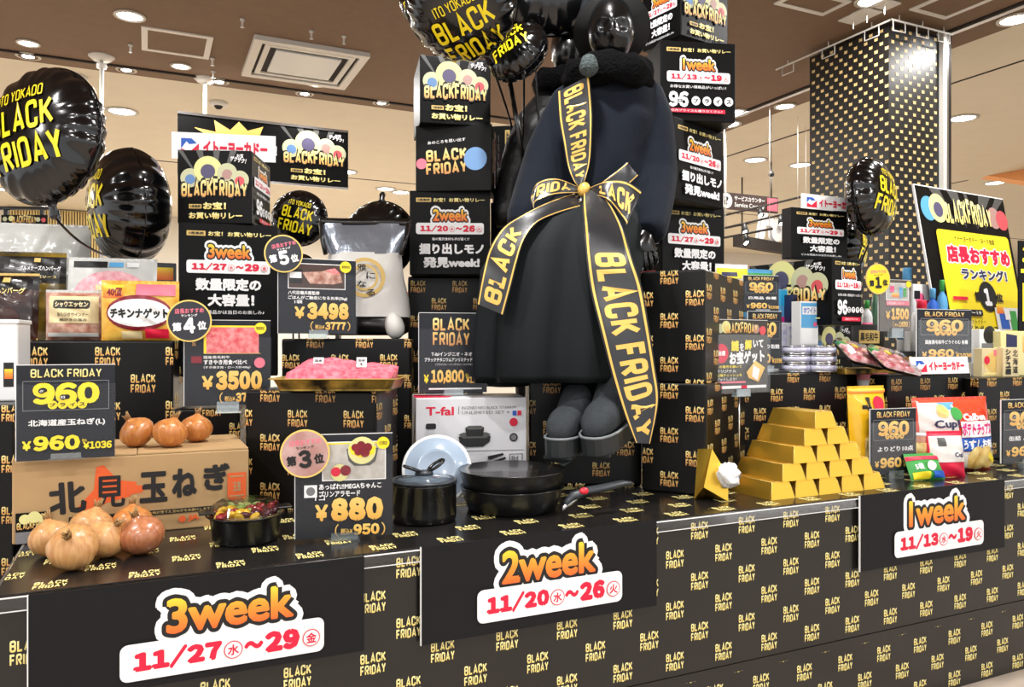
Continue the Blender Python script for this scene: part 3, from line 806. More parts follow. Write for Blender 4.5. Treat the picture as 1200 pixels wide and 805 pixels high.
def p3500(p):
    p.rect(22, 6, 86, 39, m_yellow); p.rect(25, 8, 86, 38.5, m_meatp); p.rect(22, 38.5, 88, 39.2, m_tan); p.disc(88, 9, 7, m_yellow); p.text('期間限定', 83, 7, 93, 11, m_black, .01)
    p.text('BLACK', 9, 22, 13, 30, m_gold, .02, rot=0); p.rect(8, 42, 20, 50, m_cherry); p.text('国産黒毛和牛', 22, 41.5, 52, 45, m_white, .01); p.text('すきやき用食べ比べ', 22, 46, 72, 52, m_white, .03); p.text('（すき焼き肉・ロース計400g）', 22, 53.5, 76, 57, m_white, .01)
    p.disc(87, 50, 6.5, m_pinkt); gold_price(p, None, '3500', '3780', 59)


def p3498(p):
    p.rect(12, 6, 86, 40, m_white); p.rect(13, 7, 85, 39, m_photo2); p.poly([(30, 18), (55, 16), (72, 11), (79, 18), (82, 30), (70, 33), (40, 33)], m_beefp); p.poly([(60, 14), (72, 11), (79, 18), (70, 20)], m_meatp)
    p.rect(13, 14, 30, 33, m_black); p.rect(14, 18, 29, 26, m_white); p.disc(86, 9, 7.5, m_yellow); p.text('期間限定', 81, 7, 92, 11, m_black, .01)
    p.text('八代目儀兵衛監修', 12, 43, 52, 48, m_white, .02); p.text('ごはんがご馳走になるお米(5kg)', 12, 49.5, 88, 55, m_white, .025); gold_price(p, '1袋', '3498', '3777', 58)


m_photo2 = M('printed_dark_table', (72, 50, 42), rough=.5, noise=.3, nscale=20)


def p1500(p):
    p.rect(22, 6, 92, 40, m_white); p.rect(24, 7, 90, 38, m_photo); p.rect(40, 26, 62, 34, m_orange); p.rect(62, 14, 72, 34, m_sky); p.rect(74, 16, 84, 33, m_green); p.rect(34, 12, 46, 24, m_pink); p.disc(90, 8, 8, m_yellow)
    p.rect(22, 41, 92, 50, m_pinkt); p.text('日用品お楽しみセット', 24, 43, 76, 48, m_white, .01); gold_price(p, None, '1500', '1650', 55)


def p10800(p):
    p.din('BLACK', 20, 6, 74, 22, m_gold, hw=.09); p.din('FRIDAY', 20, 24, 74, 41, m_goldlo, hw=.09)
    p.text('T-falインジニオ・ネオIH', 18, 49, 84, 54, m_white, .02); p.text('ブラックチタニウムアンリミテッドセット4', 8, 56, 94, 61, m_white, .025); p.text('（フライパン・ソースパン・ハンドル）', 24, 63, 78, 66, m_white, 0)
    p.text('¥', 7, 77, 14, 88, m_yellow, .05); p.text('10,800', 17, 71, 66, 89, m_amber, .06); p.text('税込', 68, 76, 73, 81, m_yellow, .0); p.text('¥11,880', 69, 80, 97, 89, m_amber, .045); p.rect(14, 94, 92, 96, m_white)


def wrapped_box(label, pxL, pxR, pyT, zc, rz, depth, zb=TABLE_Z, ph=(0, 0), k=1., group='boxes wrapped in BLACK FRIDAY paper', pyB=None, slump=0.):
    c, W, H = place(pxL, pxR, pyT, 404, zc, rz); zt = c.z + H
    H = zt - zb; c.z = zb; D = depth
    b = MB(); b.box(-W / 2, W / 2, 0, D, 0, H, m_wrap, .007)
    kw = dict(dx=.158 * k, dz=.0665 * k, w=.056 * k)
    wrap(b, front(-W / 2, 0), W, H, ph[0], ph[1], **kw); wrap(b, face((W / 2, 0, 0), (0, 1, 0), (0, 0, 1), (1, 0, 0)), D, H, ph[0] + .03, ph[1] + .02, **kw); wrap(b, face((-W / 2, D, 0), (0, -1, 0), (0, 0, 1), (-1, 0, 0)), D, H, ph[0] + .06, ph[1], **kw)
    b.add([(-W / 2 + .01, .01, H + .0008), (W / 2 - .01, .01, H + .0008), (W / 2 - .01, D * .5, H + .0008), (W / 2 - .01, D - .01, H + .0008), (-W / 2 + .01, D - .01, H + .0008)], [(0, 1, 2, 3, 4)], m_wrap)
    o = b.build('wrapped_box', loc=c, rz=rz); return tag(o, label, 'box', group), c, W, H


# ------------------------------------------------------------------ left part of the table
D_ = R_
# boxes
_, c1, w1, h1 = wrapped_box('big black wrapped box behind the onion carton, under the sausage packs', 25, 203, 399, 2.46, D_(-10), .34, ph=(.0, .037), k=1.3)
_, c2, w2, h2 = wrapped_box('low black wrapped box between onion carton and meat box, under the 3500 card', 203, 281, 479, 2.4, D_(-14), .22, ph=(.005, .03))
_, c3, w3, h3 = wrapped_box('black wrapped box under the raw beef tray', 287, 441, 458, 2.12, D_(-33), .2, ph=(.045, .027))
_, c4, w4, h4 = wrapped_box('black wrapped box behind the beef tray, under the rice bag', 330, 482, 397, 2.56, D_(-20), .2, ph=(.08, .04))
_, c5, w5, h5 = wrapped_box('tall black wrapped box behind the cookware price card, under the second week sign', 478, 566, 324, 2.98, D_(-22), .26, ph=(.09, .05))
wrapped_box('black wrapped box at the left picture edge beside the table end', -110, 17, 476, 2.0, D_(-8), .3, zb=0, ph=(.13, .03))

# onion carton
c, W, H = place(14, 291.5, 549, 644, 1.86, D_(0)); c.z = TABLE_Z; fl = AY(14, 549, c.y); H = .186
t = thing('onion_carton', 'brown cardboard onion carton with brush lettering and three onions on top', 'carton', c)
m_kraft = M('kraft_cardboard', (184, 150, 104), rough=.75, noise=.07, nscale=12); m_krafti = M('kraft_edge', (176, 140, 92), rough=.8)
b = MB(); D = .34; b.box(-W / 2, W / 2, 0, D, 0, H, m_kraft, .003); p = Print(b, front(-W / 2, 0), W, H)
m_orp = M('orange_red_ink', (226, 96, 42), rough=.7); m_ink = M('black_brush_ink', (26, 24, 24), rough=.7)
p.poly([(24, 66), (32, 40), (33, 12), (36, 10), (42, 30), (50, 34), (47, 52), (37, 58), (30, 70)], m_orp); p.poly([(46, 36), (54, 40), (52, 48), (46, 50)], m_orp)
p.text('北', 14, 28, 29, 68, m_ink, .04, rot=.05); p.text('見', 32, 24, 45, 64, m_ink, .02); p.text('玉', 51, 22, 63, 62, m_ink, .04); p.text('ね', 65, 20, 76, 58, m_ink, .05); p.text('ぎ', 79, 16, 91, 52, m_ink, .05)
p.rect(22, 72, 84, 78, m_ink); p.text('北海道の大地が育てた玉ねぎをお届けします', 48, 73.3, 82, 76.7, m_tan, 0); p.rect(90, 30, 98.6, 66, m_orp); p.rect(91, 34, 97.6, 36, m_kraft); p.rect(91, 60, 97.6, 62, m_kraft); p.text('玉葱', 92.5, 42, 96.2, 55, m_kraft, .03)
p.disc(69.5, 86, 1.6, m_orp); p.text('JA', 72, 81, 77, 90, m_orp, .07)
p.rect(1.5, 62, 15, 93, m_poster); p.disc(5, 70, 2.2, m_disc); p.disc(8.6, 68, 2.6, m_disc); p.disc(12, 70, 2, m_disc); p.din('BLACKFRIDAY', 2, 74, 14.5, 82, m_gold, arch=.3); p.rect(1.5, 85, 15, 99, m_grey)
b.build('carton_body', t)
for s, ang in ((-1, 8), (1, 3)):
    b = MB(); w = W / 2 - .002; b.box(0, w, 0, D - .004, 0, .003, m_kraft); f = b.build('top_flap', t); f.location = (s * (W / 2 - .001), .002, H + .001); f.rotation_euler = (0, R_(ang) * (1 if s > 0 else 1) * 0, 0)
    if s > 0: f.scale.x = -1
onion_top = TABLE_Z + H + .004

# onions
m_on = M('onion_skin', (204, 138, 74), rough=.32, c2=(178, 106, 50), stretch=(1, 1, .12), nscale=110, bump=.05, bscale=90, coat=.3)
m_onp = M('pale_onion_skin', (208, 160, 104), rough=.35, c2=(184, 128, 74), stretch=(1, 1, .12), nscale=110, bump=.05, bscale=90, coat=.25)
m_onr = M('reddish_onion_skin', (186, 122, 82), rough=.3, c2=(160, 94, 60), stretch=(1, 1, .12), nscale=110, bump=.05, bscale=90, coat=.3)
m_root = M('dry_onion_root', (168, 132, 84), rough=.9, noise=.3, nscale=120)
def onion(px, py, zc, r, mat, label, group, zb, tip):
    """py is where it touches what it lies on; tip = direction of the neck"""
    g = P(px, py, zc); t = thing('onion', label, 'onion', (g.x, g.y, zb), group=group)
    q = Vector((0, 0, 1)).rotation_difference(Vector(tip).normalized()).to_matrix().to_4x4()
    prof = [(0, -.86), (.2, -.85), (.5, -.74), (.8, -.5), (.97, -.15), (1, .08), (.95, .32), (.8, .56), (.58, .74), (.36, .86), (.2, .95), (.13, 1.06), (.1, 1.2)]
    n = 36; V = []; F = []
    for i, (a, z) in enumerate(prof):
        for k in range(n):
            w = 2 * PI * k / n; rr = a * (1 + .018 * math.sin(9 * w + i) + .02 * math.sin(3 * w + r * 900)); V.append(Vector((rr * math.cos(w), rr * math.sin(w), z * .95)) * r)
    lo = min((q @ v).z for v in V); off = Vector((0, 0, -lo)); V = [q @ v + off for v in V]
    for i in range(len(prof) - 1):
        for k in range(n): F.append((i * n + k, i * n + (k + 1) % n, (i + 1) * n + (k + 1) % n, (i + 1) * n + k))
    F.append(tuple(range(n))[::-1]); MB().add(V, F, mat, smooth=True).build('bulb', t)
    b = MB()
    for k in range(9):
        w = k * 2.4; a = .09 * r; b.tube([q @ Vector((a * math.cos(w), a * math.sin(w), r * .98)) + off, q @ Vector((a * 2.2 * math.cos(w + .5), a * 2.2 * math.sin(w + .5), r * (1.22 + .1 * (k % 3)))) + off], [.0035, .0008], m_root, 5)
    b.build('neck', t)
G1, G2 = 'onions on the onion carton', 'onions in front of the onion carton'
onion(161, 538, 1.99, .0425, m_on, 'left of three onions on the carton', G1, onion_top, (-.5, -.1, .85))
onion(199, 536, 1.98, .0425, m_on, 'middle of three onions on the carton', G1, onion_top, (.3, .2, .9))
onion(230, 532, 2.09, .042, m_on, 'right of three onions on the carton, pushed back', G1, onion_top, (.1, .1, 1))
onion(60, 652, zT(652), .044, m_onp, 'pale onion tucked behind the front one, far left of the pile', G2, TABLE_Z, (-.2, .3, .9))
onion(86, 668, zT(667), .0475, m_onp, 'big pale onion lying nearest the table edge, neck turned to the front', G2, TABLE_Z, (-.15, -.75, .62))
onion(108, 641, zT(638), .0465, m_onp, 'pale onion at the back of the pile, nearly hidden', G2, TABLE_Z, (.2, .2, .9))
onion(122, 655, zT(653), .043, m_onp, 'pale onion in the middle of the front pile', G2, TABLE_Z, (.5, -.3, .7))
onion(167, 650, zT(649), .047, m_onr, 'reddish onion at the right of the front pile', G2, TABLE_Z, (-.3, -.1, .95))
onion(155, 634, zT(632), .045, m_on, 'onion peeping out behind the reddish one', G2, TABLE_Z, (0, .2, 1))

# price cards of the left part
tz = lambda c, h: c.z + h
card('price_card', 'price card for onions with yellow 960 on the cardboard carton', 19, 134.5, 430, 540, 1.78, 0, p960(m_yellow, '北海道産玉ねぎ(L)'), stand=onion_top, group='charcoal price cards')
card('price_card', 'price card reading 3500 with a meat photo and a fourth place badge', 216, 317, 375.5, 475, 2.26, D_(-7), p3500, stand=c2.z + h2, group='charcoal price cards', badge=(6, 1, 25.5, rank('4', m_white, m_badge)))
card('price_card', 'price card reading 3498 with a rice photo and a fifth place badge', 326, 417, 304, 391, 2.5, 0, p3498, stand=c4.z + h4, group='charcoal price cards', badge=(6, -5, 24, rank('5', m_white, m_badge, .25)))
card('price_card', 'price card reading 880 with a pudding photo and a bronze third place badge', 346, 460, 509, 629, 1.8, D_(-12), p880, stand=TABLE_Z, group='charcoal price cards', badge=(10, 17, 25, rank('3', m_black, m_badgep, .1)))

# dessert bowl
g = P(288, 640, 1.80); t = thing('dessert_bowl', 'black plastic bowl of fruit pudding under a clear lid', 'food bowl', (g.x, g.y, TABLE_Z)); m_blkp = M('black_plastic', (16, 16, 16), rough=.3)
R = .08
b = MB(); b.lathe([(0, 0), (R * .86, 0), (R * .9, .006), (R * .97, .054), (R * 1.05, .06), (R * 1.1, .063), (R * 1.05, .064), (R * .95, .057), (R * .9, .045), (0, .04)], m_blkp, 48); b.build('bowl', t)
b = MB()
for s in (-1, 1): b.box(s * R * 1.05 - .018, s * R * 1.05 + .018, -.022, .022, .069, .074, m_blkp, .0024)
b.build('handle_tab', t)
b = MB(); b.lathe([(R * 1.06, .065), (R * .97, .069), (R * .9, .086), (R * .75, .093), (0, .095)], m_clear, 48); b.build('clear_lid', t)
m_jelly = M('pudding', (232, 196, 110), rough=.4); MB().lathe([(R * .93, .05), (R * .9, .058), (0, .061)], m_jelly, 40).build('pudding', t)
fr = [('berry', (150, 30, 40), .015), ('kiwi', (150, 176, 90), .013), ('yellow_fruit', (226, 180, 50), .014), ('berry', (170, 50, 44), .014), ('yellow_fruit', (232, 190, 60), .013), ('grape', (74, 26, 40), .013)]
rnd = random.Random(3)
for k in range(34):
    nm, colr, rr = fr[(int(((k * 2.4) % (2 * PI)) / (2 * PI) * 6) * 1 + (1 if k % 5 == 0 else 0)) % 6]; a = k * 2.4; d = R * .88 * math.sqrt((k + .5) / 34); b = MB()
    b.lathe([(rr * math.sin(PI * i / 6) ** .8, -rr * .55 * math.cos(PI * i / 6)) for i in range(7)], M('fruit_' + nm, colr, rough=.25, noise=.2, nscale=80), 7); b.build('fruit_piece', t, loc=(d * math.cos(a), d * math.sin(a), .064 + rnd.uniform(0, .006))).rotation_euler = (rnd.uniform(-.8, .8), rnd.uniform(-.8, .8), a)

# raw beef tray on the wrapped box
c, W, H = place(344, 479, 440, 455, 2.1, D_(-30)); zb = c3.z + h3 + .004
t = thing('beef_tray', 'gold edged tray of sliced pink beef on a black wrapped box', 'meat tray', (0, 0, 0)); t.rotation_euler = (0, 0, D_(-25)); q = P(402, 440, 2.16)
t.location = (q.x, q.y, zb); m_goldt = M('gold_tray_foil', (214, 174, 80), rough=.3, metal=.7, c2=(40, 34, 24), nscale=14); m_goldl = M('gold_tray_lip', (226, 190, 100), rough=.3, metal=.6)
W, D = .33, .25; b = MB()
def rr_ring(w, d, z, r=.02, n=4):
    out = []
    for cx, cy, a0 in ((w / 2 - r, d / 2 - r, 0), (-w / 2 + r, d / 2 - r, PI / 2), (-w / 2 + r, -d / 2 + r, PI), (w / 2 - r, -d / 2 + r, 1.5 * PI)):
        for k in range(n + 1): a = a0 + PI / 2 * k / n; out.append(Vector((cx + r * math.cos(a), cy + r * math.sin(a), z)))
    return out
b.loft([rr_ring(W * .9, D * .9, 0), rr_ring(W * .9, D * .9, .004), rr_ring(W * .97, D * .97, .028), rr_ring(W * .95, D * .95, .029), rr_ring(W * .88, D * .88, .008)], m_goldt, smooth=False); b.build('tray', t)
b = MB(); lo = rr_ring(W * .97, D * .97, .028); hi = rr_ring(W * 1.04, D * 1.04, .031); b.loft([lo, hi, rr_ring(W * 1.04, D * 1.04, .033), rr_ring(W * .95, D * .95, .03)], m_goldl, cap=False, smooth=False); b.build('lip', t)
m_beef = M('raw_beef', (212, 84, 104), rough=.35, c2=(232, 138, 150), nscale=70, coat=.3)
for row, (x0, x1, dy) in enumerate(((-.14, .01, .0), (-.03, .135, -.012))):
    for k in range(15):
        f = k / 14; b = MB(); y = .085 - f * .17 + dy; n = 14; ring = []
        lean = .018
        for i in range(n + 1):
            u = i / n; x = x0 + (x1 - x0) * u; wv = .004 * math.sin(u * 9 + k * 1.7) ; ring.append((x, y + wv, u))
        top = .082 - row * .014 - (.018 if row else .0) * 0 - f * .026
        A = [Vector((x, yy - .004, .012)) for x, yy, u in ring]; B = [Vector((x + .004, yy + lean + .004, top - .012 * (2 * u - 1) ** 4 + .003 * math.sin(u * 14 + k))) for x, yy, u in ring]
        C2 = [v + Vector((0, .006, -.002)) for v in B]; D2 = [v + Vector((0, .012, 0)) for v in A]
        V = A + B + C2 + D2; m = n + 1; F = [(r * m + i, r * m + i + 1, (r + 1) * m + i + 1, (r + 1) * m + i) for r in range(3) for i in range(n)]
        F += [(0, m, 2 * m, 3 * m), (n, 3 * m + n, 2 * m + n, m + n)]; b.add(V, F, m_beef, smooth=True); b.build('beef_slice', t)
for k, (x, y) in enumerate(((-.07, .005), (.045, .03))):
    b = MB(); b.box(-.014, .014, -.001, 0, 0, .03, m_white); p = Print(b, front(-.014, 0, -.001), .028, .03); p.text('国産', 15, 20, 85, 45, m_black, .02); p.text('牛', 30, 55, 70, 90, m_black, .02); o = b.build('paper_flag', t, loc=(x, y, .058)); o.rotation_euler = (R_(-25), 0, .1)


# ------------------------------------------------------------------ cookware, centre of the table
m_pan = M('black_nonstick', (22, 22, 23), rough=.32, spec=.6); m_pano = M('black_enamel', (14, 14, 15), rough=.25, coat=.3); m_hand = M('dark_grey_handle', (46, 50, 54), rough=.38)
c, W, H = place(487, 617, 466, 570, 2.36, D_(-15)); H += c.z - TABLE_Z; c.z = TABLE_Z; TB = c.copy(); TBW, TBH = W, H
t = thing('cookware_box', 'white cookware carton with red lettering behind the pans', 'carton', c, D_(-15)); b = MB(); D = .2
m_carton = M('white_carton', (226, 226, 230), rough=.35); b.box(-W / 2, W / 2, 0, D, 0, H, m_carton, .003); p = Print(b, front(-W / 2, 0), W, H)
p.text('T-fal', 9, 9, 34, 18, m_red, .03); p.rect(38, 9, 38.6, 17, m_grey); p.text('INGENIO NEO BLACK TITANIUM', 41, 9, 90, 12, m_lgrey if False else m_grey, 0); p.text('UNLIMITED SET 4', 41, 14, 84, 17, m_grey, 0)
p.rect(6, 55, 97, 55.6, m_grey); p.disc(88, 26, 3.8, m_red); p.disc(88, 42, 3.8, m_black); p.disc(88, 42, 2.6, m_grey); p.rect(87, 14, 90.5, 19, m_blue); p.rect(91.5, 14, 95, 19, m_red)
for y in (29, 43): p.rrect(9, y - 3, 18, y + 3, m_black, .3)
p.poly([(38, 40), (67, 40), (66, 46), (60, 51), (45, 51), (39, 46)], m_black); p.poly([(38, 38), (42, 36), (63, 36), (67, 38), (63, 42), (42, 42)], m_ray); p.poly([(44, 31), (61, 31), (60, 40), (45, 40)], m_black); p.poly([(44, 31), (47, 29), (58, 29), (61, 31), (58, 33), (47, 33)], m_ray)
p.poly([(64, 61), (78, 58), (79, 60), (68, 64), (65, 65)], m_black); p.poly([(57, 72), (63, 68), (80, 62), (81, 64), (65, 70), (63, 73), (58, 74)], m_black); p.text('IH', 86, 61, 92, 66, m_grey, .03); p.frame(84, 59, 96, 70, m_black, .6); p.text('4点セット', 72, 67, 81, 70, m_red, .02); p.rect(72, 72, 81, 74, m_red)
b.build('carton_body', t)
b = MB(); tp = Print(b, face((-W / 2, 0, H), (1, 0, 0), (0, 1, 0), (0, 0, 1)), W, D); tp.poly([(0, 20), (42, 20), (30, 90), (0, 90)], m_red); b.build('lid_print', t)
card('price_card', 'price card reading 10,800 with golden BLACK FRIDAY on the cookware carton', 491, 570.5, 367, 460, 2.44, D_(-13), p10800, stand=TABLE_Z + TBH, group='charcoal price cards')

# glass lid leaning on the carton
R = .098; g = P(512, 540, 2.22); t = thing('glass_lid', 'pale blue grey pan lid leaning on the white carton behind the saucepan', 'lid', (g.x, g.y, TABLE_Z + R * .98), 0)
t.rotation_euler = (R_(74), 0, D_(-20)); m_lid = M('frosted_lid', (168, 186, 206), rough=.22, coat=.5)
b = MB(); b.lathe([(0, .012), (R * .5, .011), (R * .56, .014), (R * .6, .010), (R * .9, .004), (R, .0), (R, -.004), (R * .9, 0), (0, .007)], m_lid, 56); b.build('disc', t)
b = MB(); b.lathe([(R * .985, .003), (R * 1.01, .002), (R * 1.01, -.006), (R * .985, -.005)], m_whitep, 56); b.build('rim_seal', t)
b = MB(); b.lathe([(0, -.004), (.02, -.004), (.02, -.03), (0, -.032)], m_hand, 20); b.build('knob', t)

# saucepan with lid
cY = .255; q = AY(497, 404, cY); R = .083; t = thing('saucepan', 'black saucepan with lid and looped handle in front of the pale lid', 'saucepan', (q.x, q.y, TABLE_Z))
b = MB(); b.lathe([(0, 0), (R * .94, 0), (R * .985, .006), (R, .02), (R, .094), (R * 1.03, .097), (R * .97, .097), (R * .95, .02), (0, .01)], m_pano, 56); b.build('pot', t)
b = MB(); b.lathe([(R * .97, .097), (R * 1.02, .102), (R * 1.0, .106), (R * .95, .106), (R * .93, .104)], m_hand, 56); b.build('lid_rim', t)
b = MB(); b.lathe([(R * .95, .105), (R * .6, .114), (0, .118)], M('smoked_glass', (88, 100, 112), rough=.08, coat=.6), 48); b.build('lid_glass', t)
b = MB(); b.lathe([(.024, .116), (.022, .126), (0, .127)], m_hand, 20); b.build('knob_base', t)
for s, tilt in ((-1, .5), (1, .85)):
    b = MB(); pts = [Vector((s * (.012 + .032 * (1 - math.cos(a)) / 2 * 1.25), .017 * math.sin(a), .126 + .03 * (1 - math.cos(a)) / 2 * tilt)) for a in [2 * PI * k / 24 for k in range(25)]]
    b.tube(pts, .0042, m_pano, 8); b.build('folding_loop', t)

# two stacked frying pans, detachable handle, spatula
q = AY(600, 404, .285); px_, py_ = q.x, q.y; R = .146
def pan(z, Rp, h, label, inner=True):
    t = thing('frying_pan', label, 'pan', (px_, py_, z), group='stacked frying pans')
    b = MB(); b.lathe([(0, 0), (Rp * .8, 0), (Rp * .86, .004), (Rp * .97, h * .7), (Rp * .99, h * .93), (Rp * 1.005, h), (Rp * .985, h), (Rp * .94, h * .6), (Rp * .82, .01), (0, .007)], m_pan, 72); b.build('pan_body', t)
    b = MB(); b.lathe([(Rp * .985, h), (Rp * 1.01, h + .0015), (Rp * 1.015, h - .0015), (Rp * .995, h - .003)], m_pano, 72); b.build('rim', t)
    b = MB(); b.lathe([(0, .0075), (.03, .0085), (.03, .0078), (.0, .0082)], m_hand, 32); b.build('centre_mark', t)
    return t
pan(TABLE_Z, R * .965, .064, 'lower of the two black frying pans'); pan(TABLE_Z + .0475, R, .062, 'upper black frying pan with a spatula lying in it')
a = P(662, 588, 2.03); e = P(741, 566, 2.13); h0 = Vector((a.x, a.y, 0)); t = thing('pan_handle', 'black detachable pan handle with red button clipped to the lower pan', 'handle', (a.x, a.y, TABLE_Z))
za, ze = a.z - TABLE_Z, e.z - TABLE_Z; d = (e - a); d.z = 0; L = d.length; d.normalize(); pr = Vector((-d.y, d.x, 0))
rings = []
for f, z, w, hh in ((0, za - .006, .008, .010), (.1, za + .012, .013, .012), (.3, za + .022, .016, .011), (.55, za + .026, .0155, .0105), (.85, ze + .002, .0145, .0085), (.97, ze, .011, .006), (1, ze, .005, .003)):
    rings.append([d * (f * L) + pr * (w * math.cos(k * PI / 8)) + UP * (z + hh * math.sin(k * PI / 8)) for k in range(16)])
b = MB(); b.loft(rings, m_hand); b.build('grip', t)
b = MB(); b.loft([[d * (f * L) + pr * (w * math.cos(k * PI / 8)) + UP * (z + .008 * math.sin(k * PI / 8)) for k in range(16)] for f, z, w in ((-.04, za - .018, .006), (.06, za - .004, .009), (.16, za + .004, .008))], m_steel); b.build('clamp', t)
b = MB(); c0 = d * (.24 * L) + UP * (za + .026) - pr * .013; b.lathe([(0, .004), (.007, .0035), (.009, 0), (.009, -.004), (0, -.004)], M('red_button', (226, 40, 56), rough=.3), 20, c=c0, mx=Matrix.Rotation(PI / 2.4, 4, d), sx=1.5); b.build('button', t)
t = thing('spatula', 'grey black spatula resting across the upper frying pan', 'spatula', (px_, py_, TABLE_Z + .058)); a = P(603, 571, 2.15) - Vector(t.location); e = P(668, 540, 2.30) - Vector(t.location); m = a.lerp(e, .5) + UP * .004
b = MB(); b.loft([[v + RGT * (w * math.cos(k * PI / 6)) + UP * (hh * math.sin(k * PI / 6)) for k in range(12)] for v, w, hh in ((a, .006, .003), (a.lerp(e, .12), .012, .005), (m, .0095, .005), (a.lerp(e, .85), .010, .005), (e, .006, .004))], M('grey_nylon', (84, 96, 102), rough=.4)); b.build('handle', t)
b = MB(); tip1 = a + Vector((-.03, .03, -.012)); b.loft([[v + RGT * (w * math.cos(k * PI / 6)) + UP * (.0025 * math.sin(k * PI / 6)) for k in range(12)] for v, w in ((a + UP * .001, .007), (a.lerp(tip1, .5), .02), (tip1, .03), (tip1 + Vector((-.035, .035, -.003)), .03))], m_hand); b.build('blade', t)

# ------------------------------------------------------------------ centre stack of boxes
_, cl, wl, hl = wrapped_box('low dark wrapped box under the dangling shoes', 620, 752, 430, 2.5, D_(-24), .34, ph=(.045, .028))
_, cs, ws, hs = wrapped_box('upper dark wrapped box the mannequin sits on, hidden by its skirt', 604, 752, 318, 2.58, D_(-24), .3, zb=TABLE_Z + hl, ph=(.03, .03))
_, cr1, wr1, hr1 = wrapped_box('lower of two wrapped boxes right of the mannequin, behind the gold bars', 752, 828, 449, 2.36, D_(-55), .48, ph=(.06, .02))
_, cr2, wr2, hr2 = wrapped_box('upper of two wrapped boxes right of the mannequin, level with its hand', 750, 826, 317, 2.37, D_(-55), .48, zb=TABLE_Z + hr1, ph=(.066, .033))

# ------------------------------------------------------------------ campaign boxes and week signs, left tower and centre tower
week_d = lambda n: (lambda p: design_week(p, n))
dw1, dw2, dw3 = week_d(1), week_d(2), week_d(3)
promo_box('third week sign box of the left tower, beneath the printed campaign cube', 209, 325.5, 262, 375, 2.72, D_(-9), (dw3, None, None), depth=.16, zb=TABLE_Z + .34)
promo_box('campaign cube with pale discs topping the left tower', 208, 295, 176, 262, 2.72, D_(-22), (design_cube, design_price_face, None), zb=None)
promo_box('second week sign box in the centre, left of the mannequin', 480, 574.5, 223.5, 322, 2.9, D_(-23), (dw2, None, None), depth=.16)


def design_small(p):
    p.text('あのころを思い出す', 16, 22, 66, 27, m_white, .01, rot=.08); p.din('BLACK', 14, 36, 68, 54, m_gold, hw=.1, rot=.06); p.din('FRIDAY', 14, 56, 68, 74, m_goldlo, hw=.1, rot=.06); p.disc(79, 52, 15, m_bluep); p.disc(8, 58, 7, m_pinkt)


m_bluep = M('pale_blue_print', (110, 150, 196), rough=.5)


def design_side_turned(p):
    """a week face lying on its side"""
    q = Print(p.mb, (lambda a, b, d, f=p.fn, W=p.W, H=p.H: f(W - b / 1. * (W / W), a, d)), p.H, p.W); design_price_face(q)


def design_header_turned(p):
    q = Print(p.mb, (lambda a, b, d, f=p.fn, W=p.W: f(b, p.H - a, d)), p.H, p.W)
    hdr(q, 6, 40, 94, 56)


promo_box('campaign cube in the centre with pale discs, nearest the tilted balloon', 492, 575, 67, 146, 2.86, D_(-13), (design_cube, None, None))
promo_box('campaign cube with two-line gold lettering and blue disc above the second week sign', 487, 576, 146, 224, 2.88, D_(-31), (design_small, design_side_turned, None), depth=.17)
promo_box('campaign cube lying on its side behind the mannequin\'s shoulder', 577, 611, 147, 237, 3.16, D_(-34), (design_header_turned, design_small, None), depth=.24)
promo_box('plain dark campaign box below the cube lying on its side', 575, 618, 237, 330, 3.16, D_(-30), (None, None, None), depth=.2)
# right tower
promo_box('third week sign box of the right tower, behind the mannequin\'s hand', 776, 849, 241, 330, 3.0, D_(0), (dw3, None, dw1), depth=.14)
promo_box('second week campaign box turned aside in the right tower', 789.5, 848, 146, 239, 2.9, D_(18), (dw2, None, dw1), depth=.2)
promo_box('first week campaign box facing front beside the mannequin\'s head', 774, 862, 49, 142, 2.84, D_(-17), (dw1, None, None), depth=.2)
promo_box('topmost campaign cube of the right tower showing third week and golden letters', 798, 853, -22, 50, 2.9, D_(9), (design_cube, None, dw3), depth=.2)

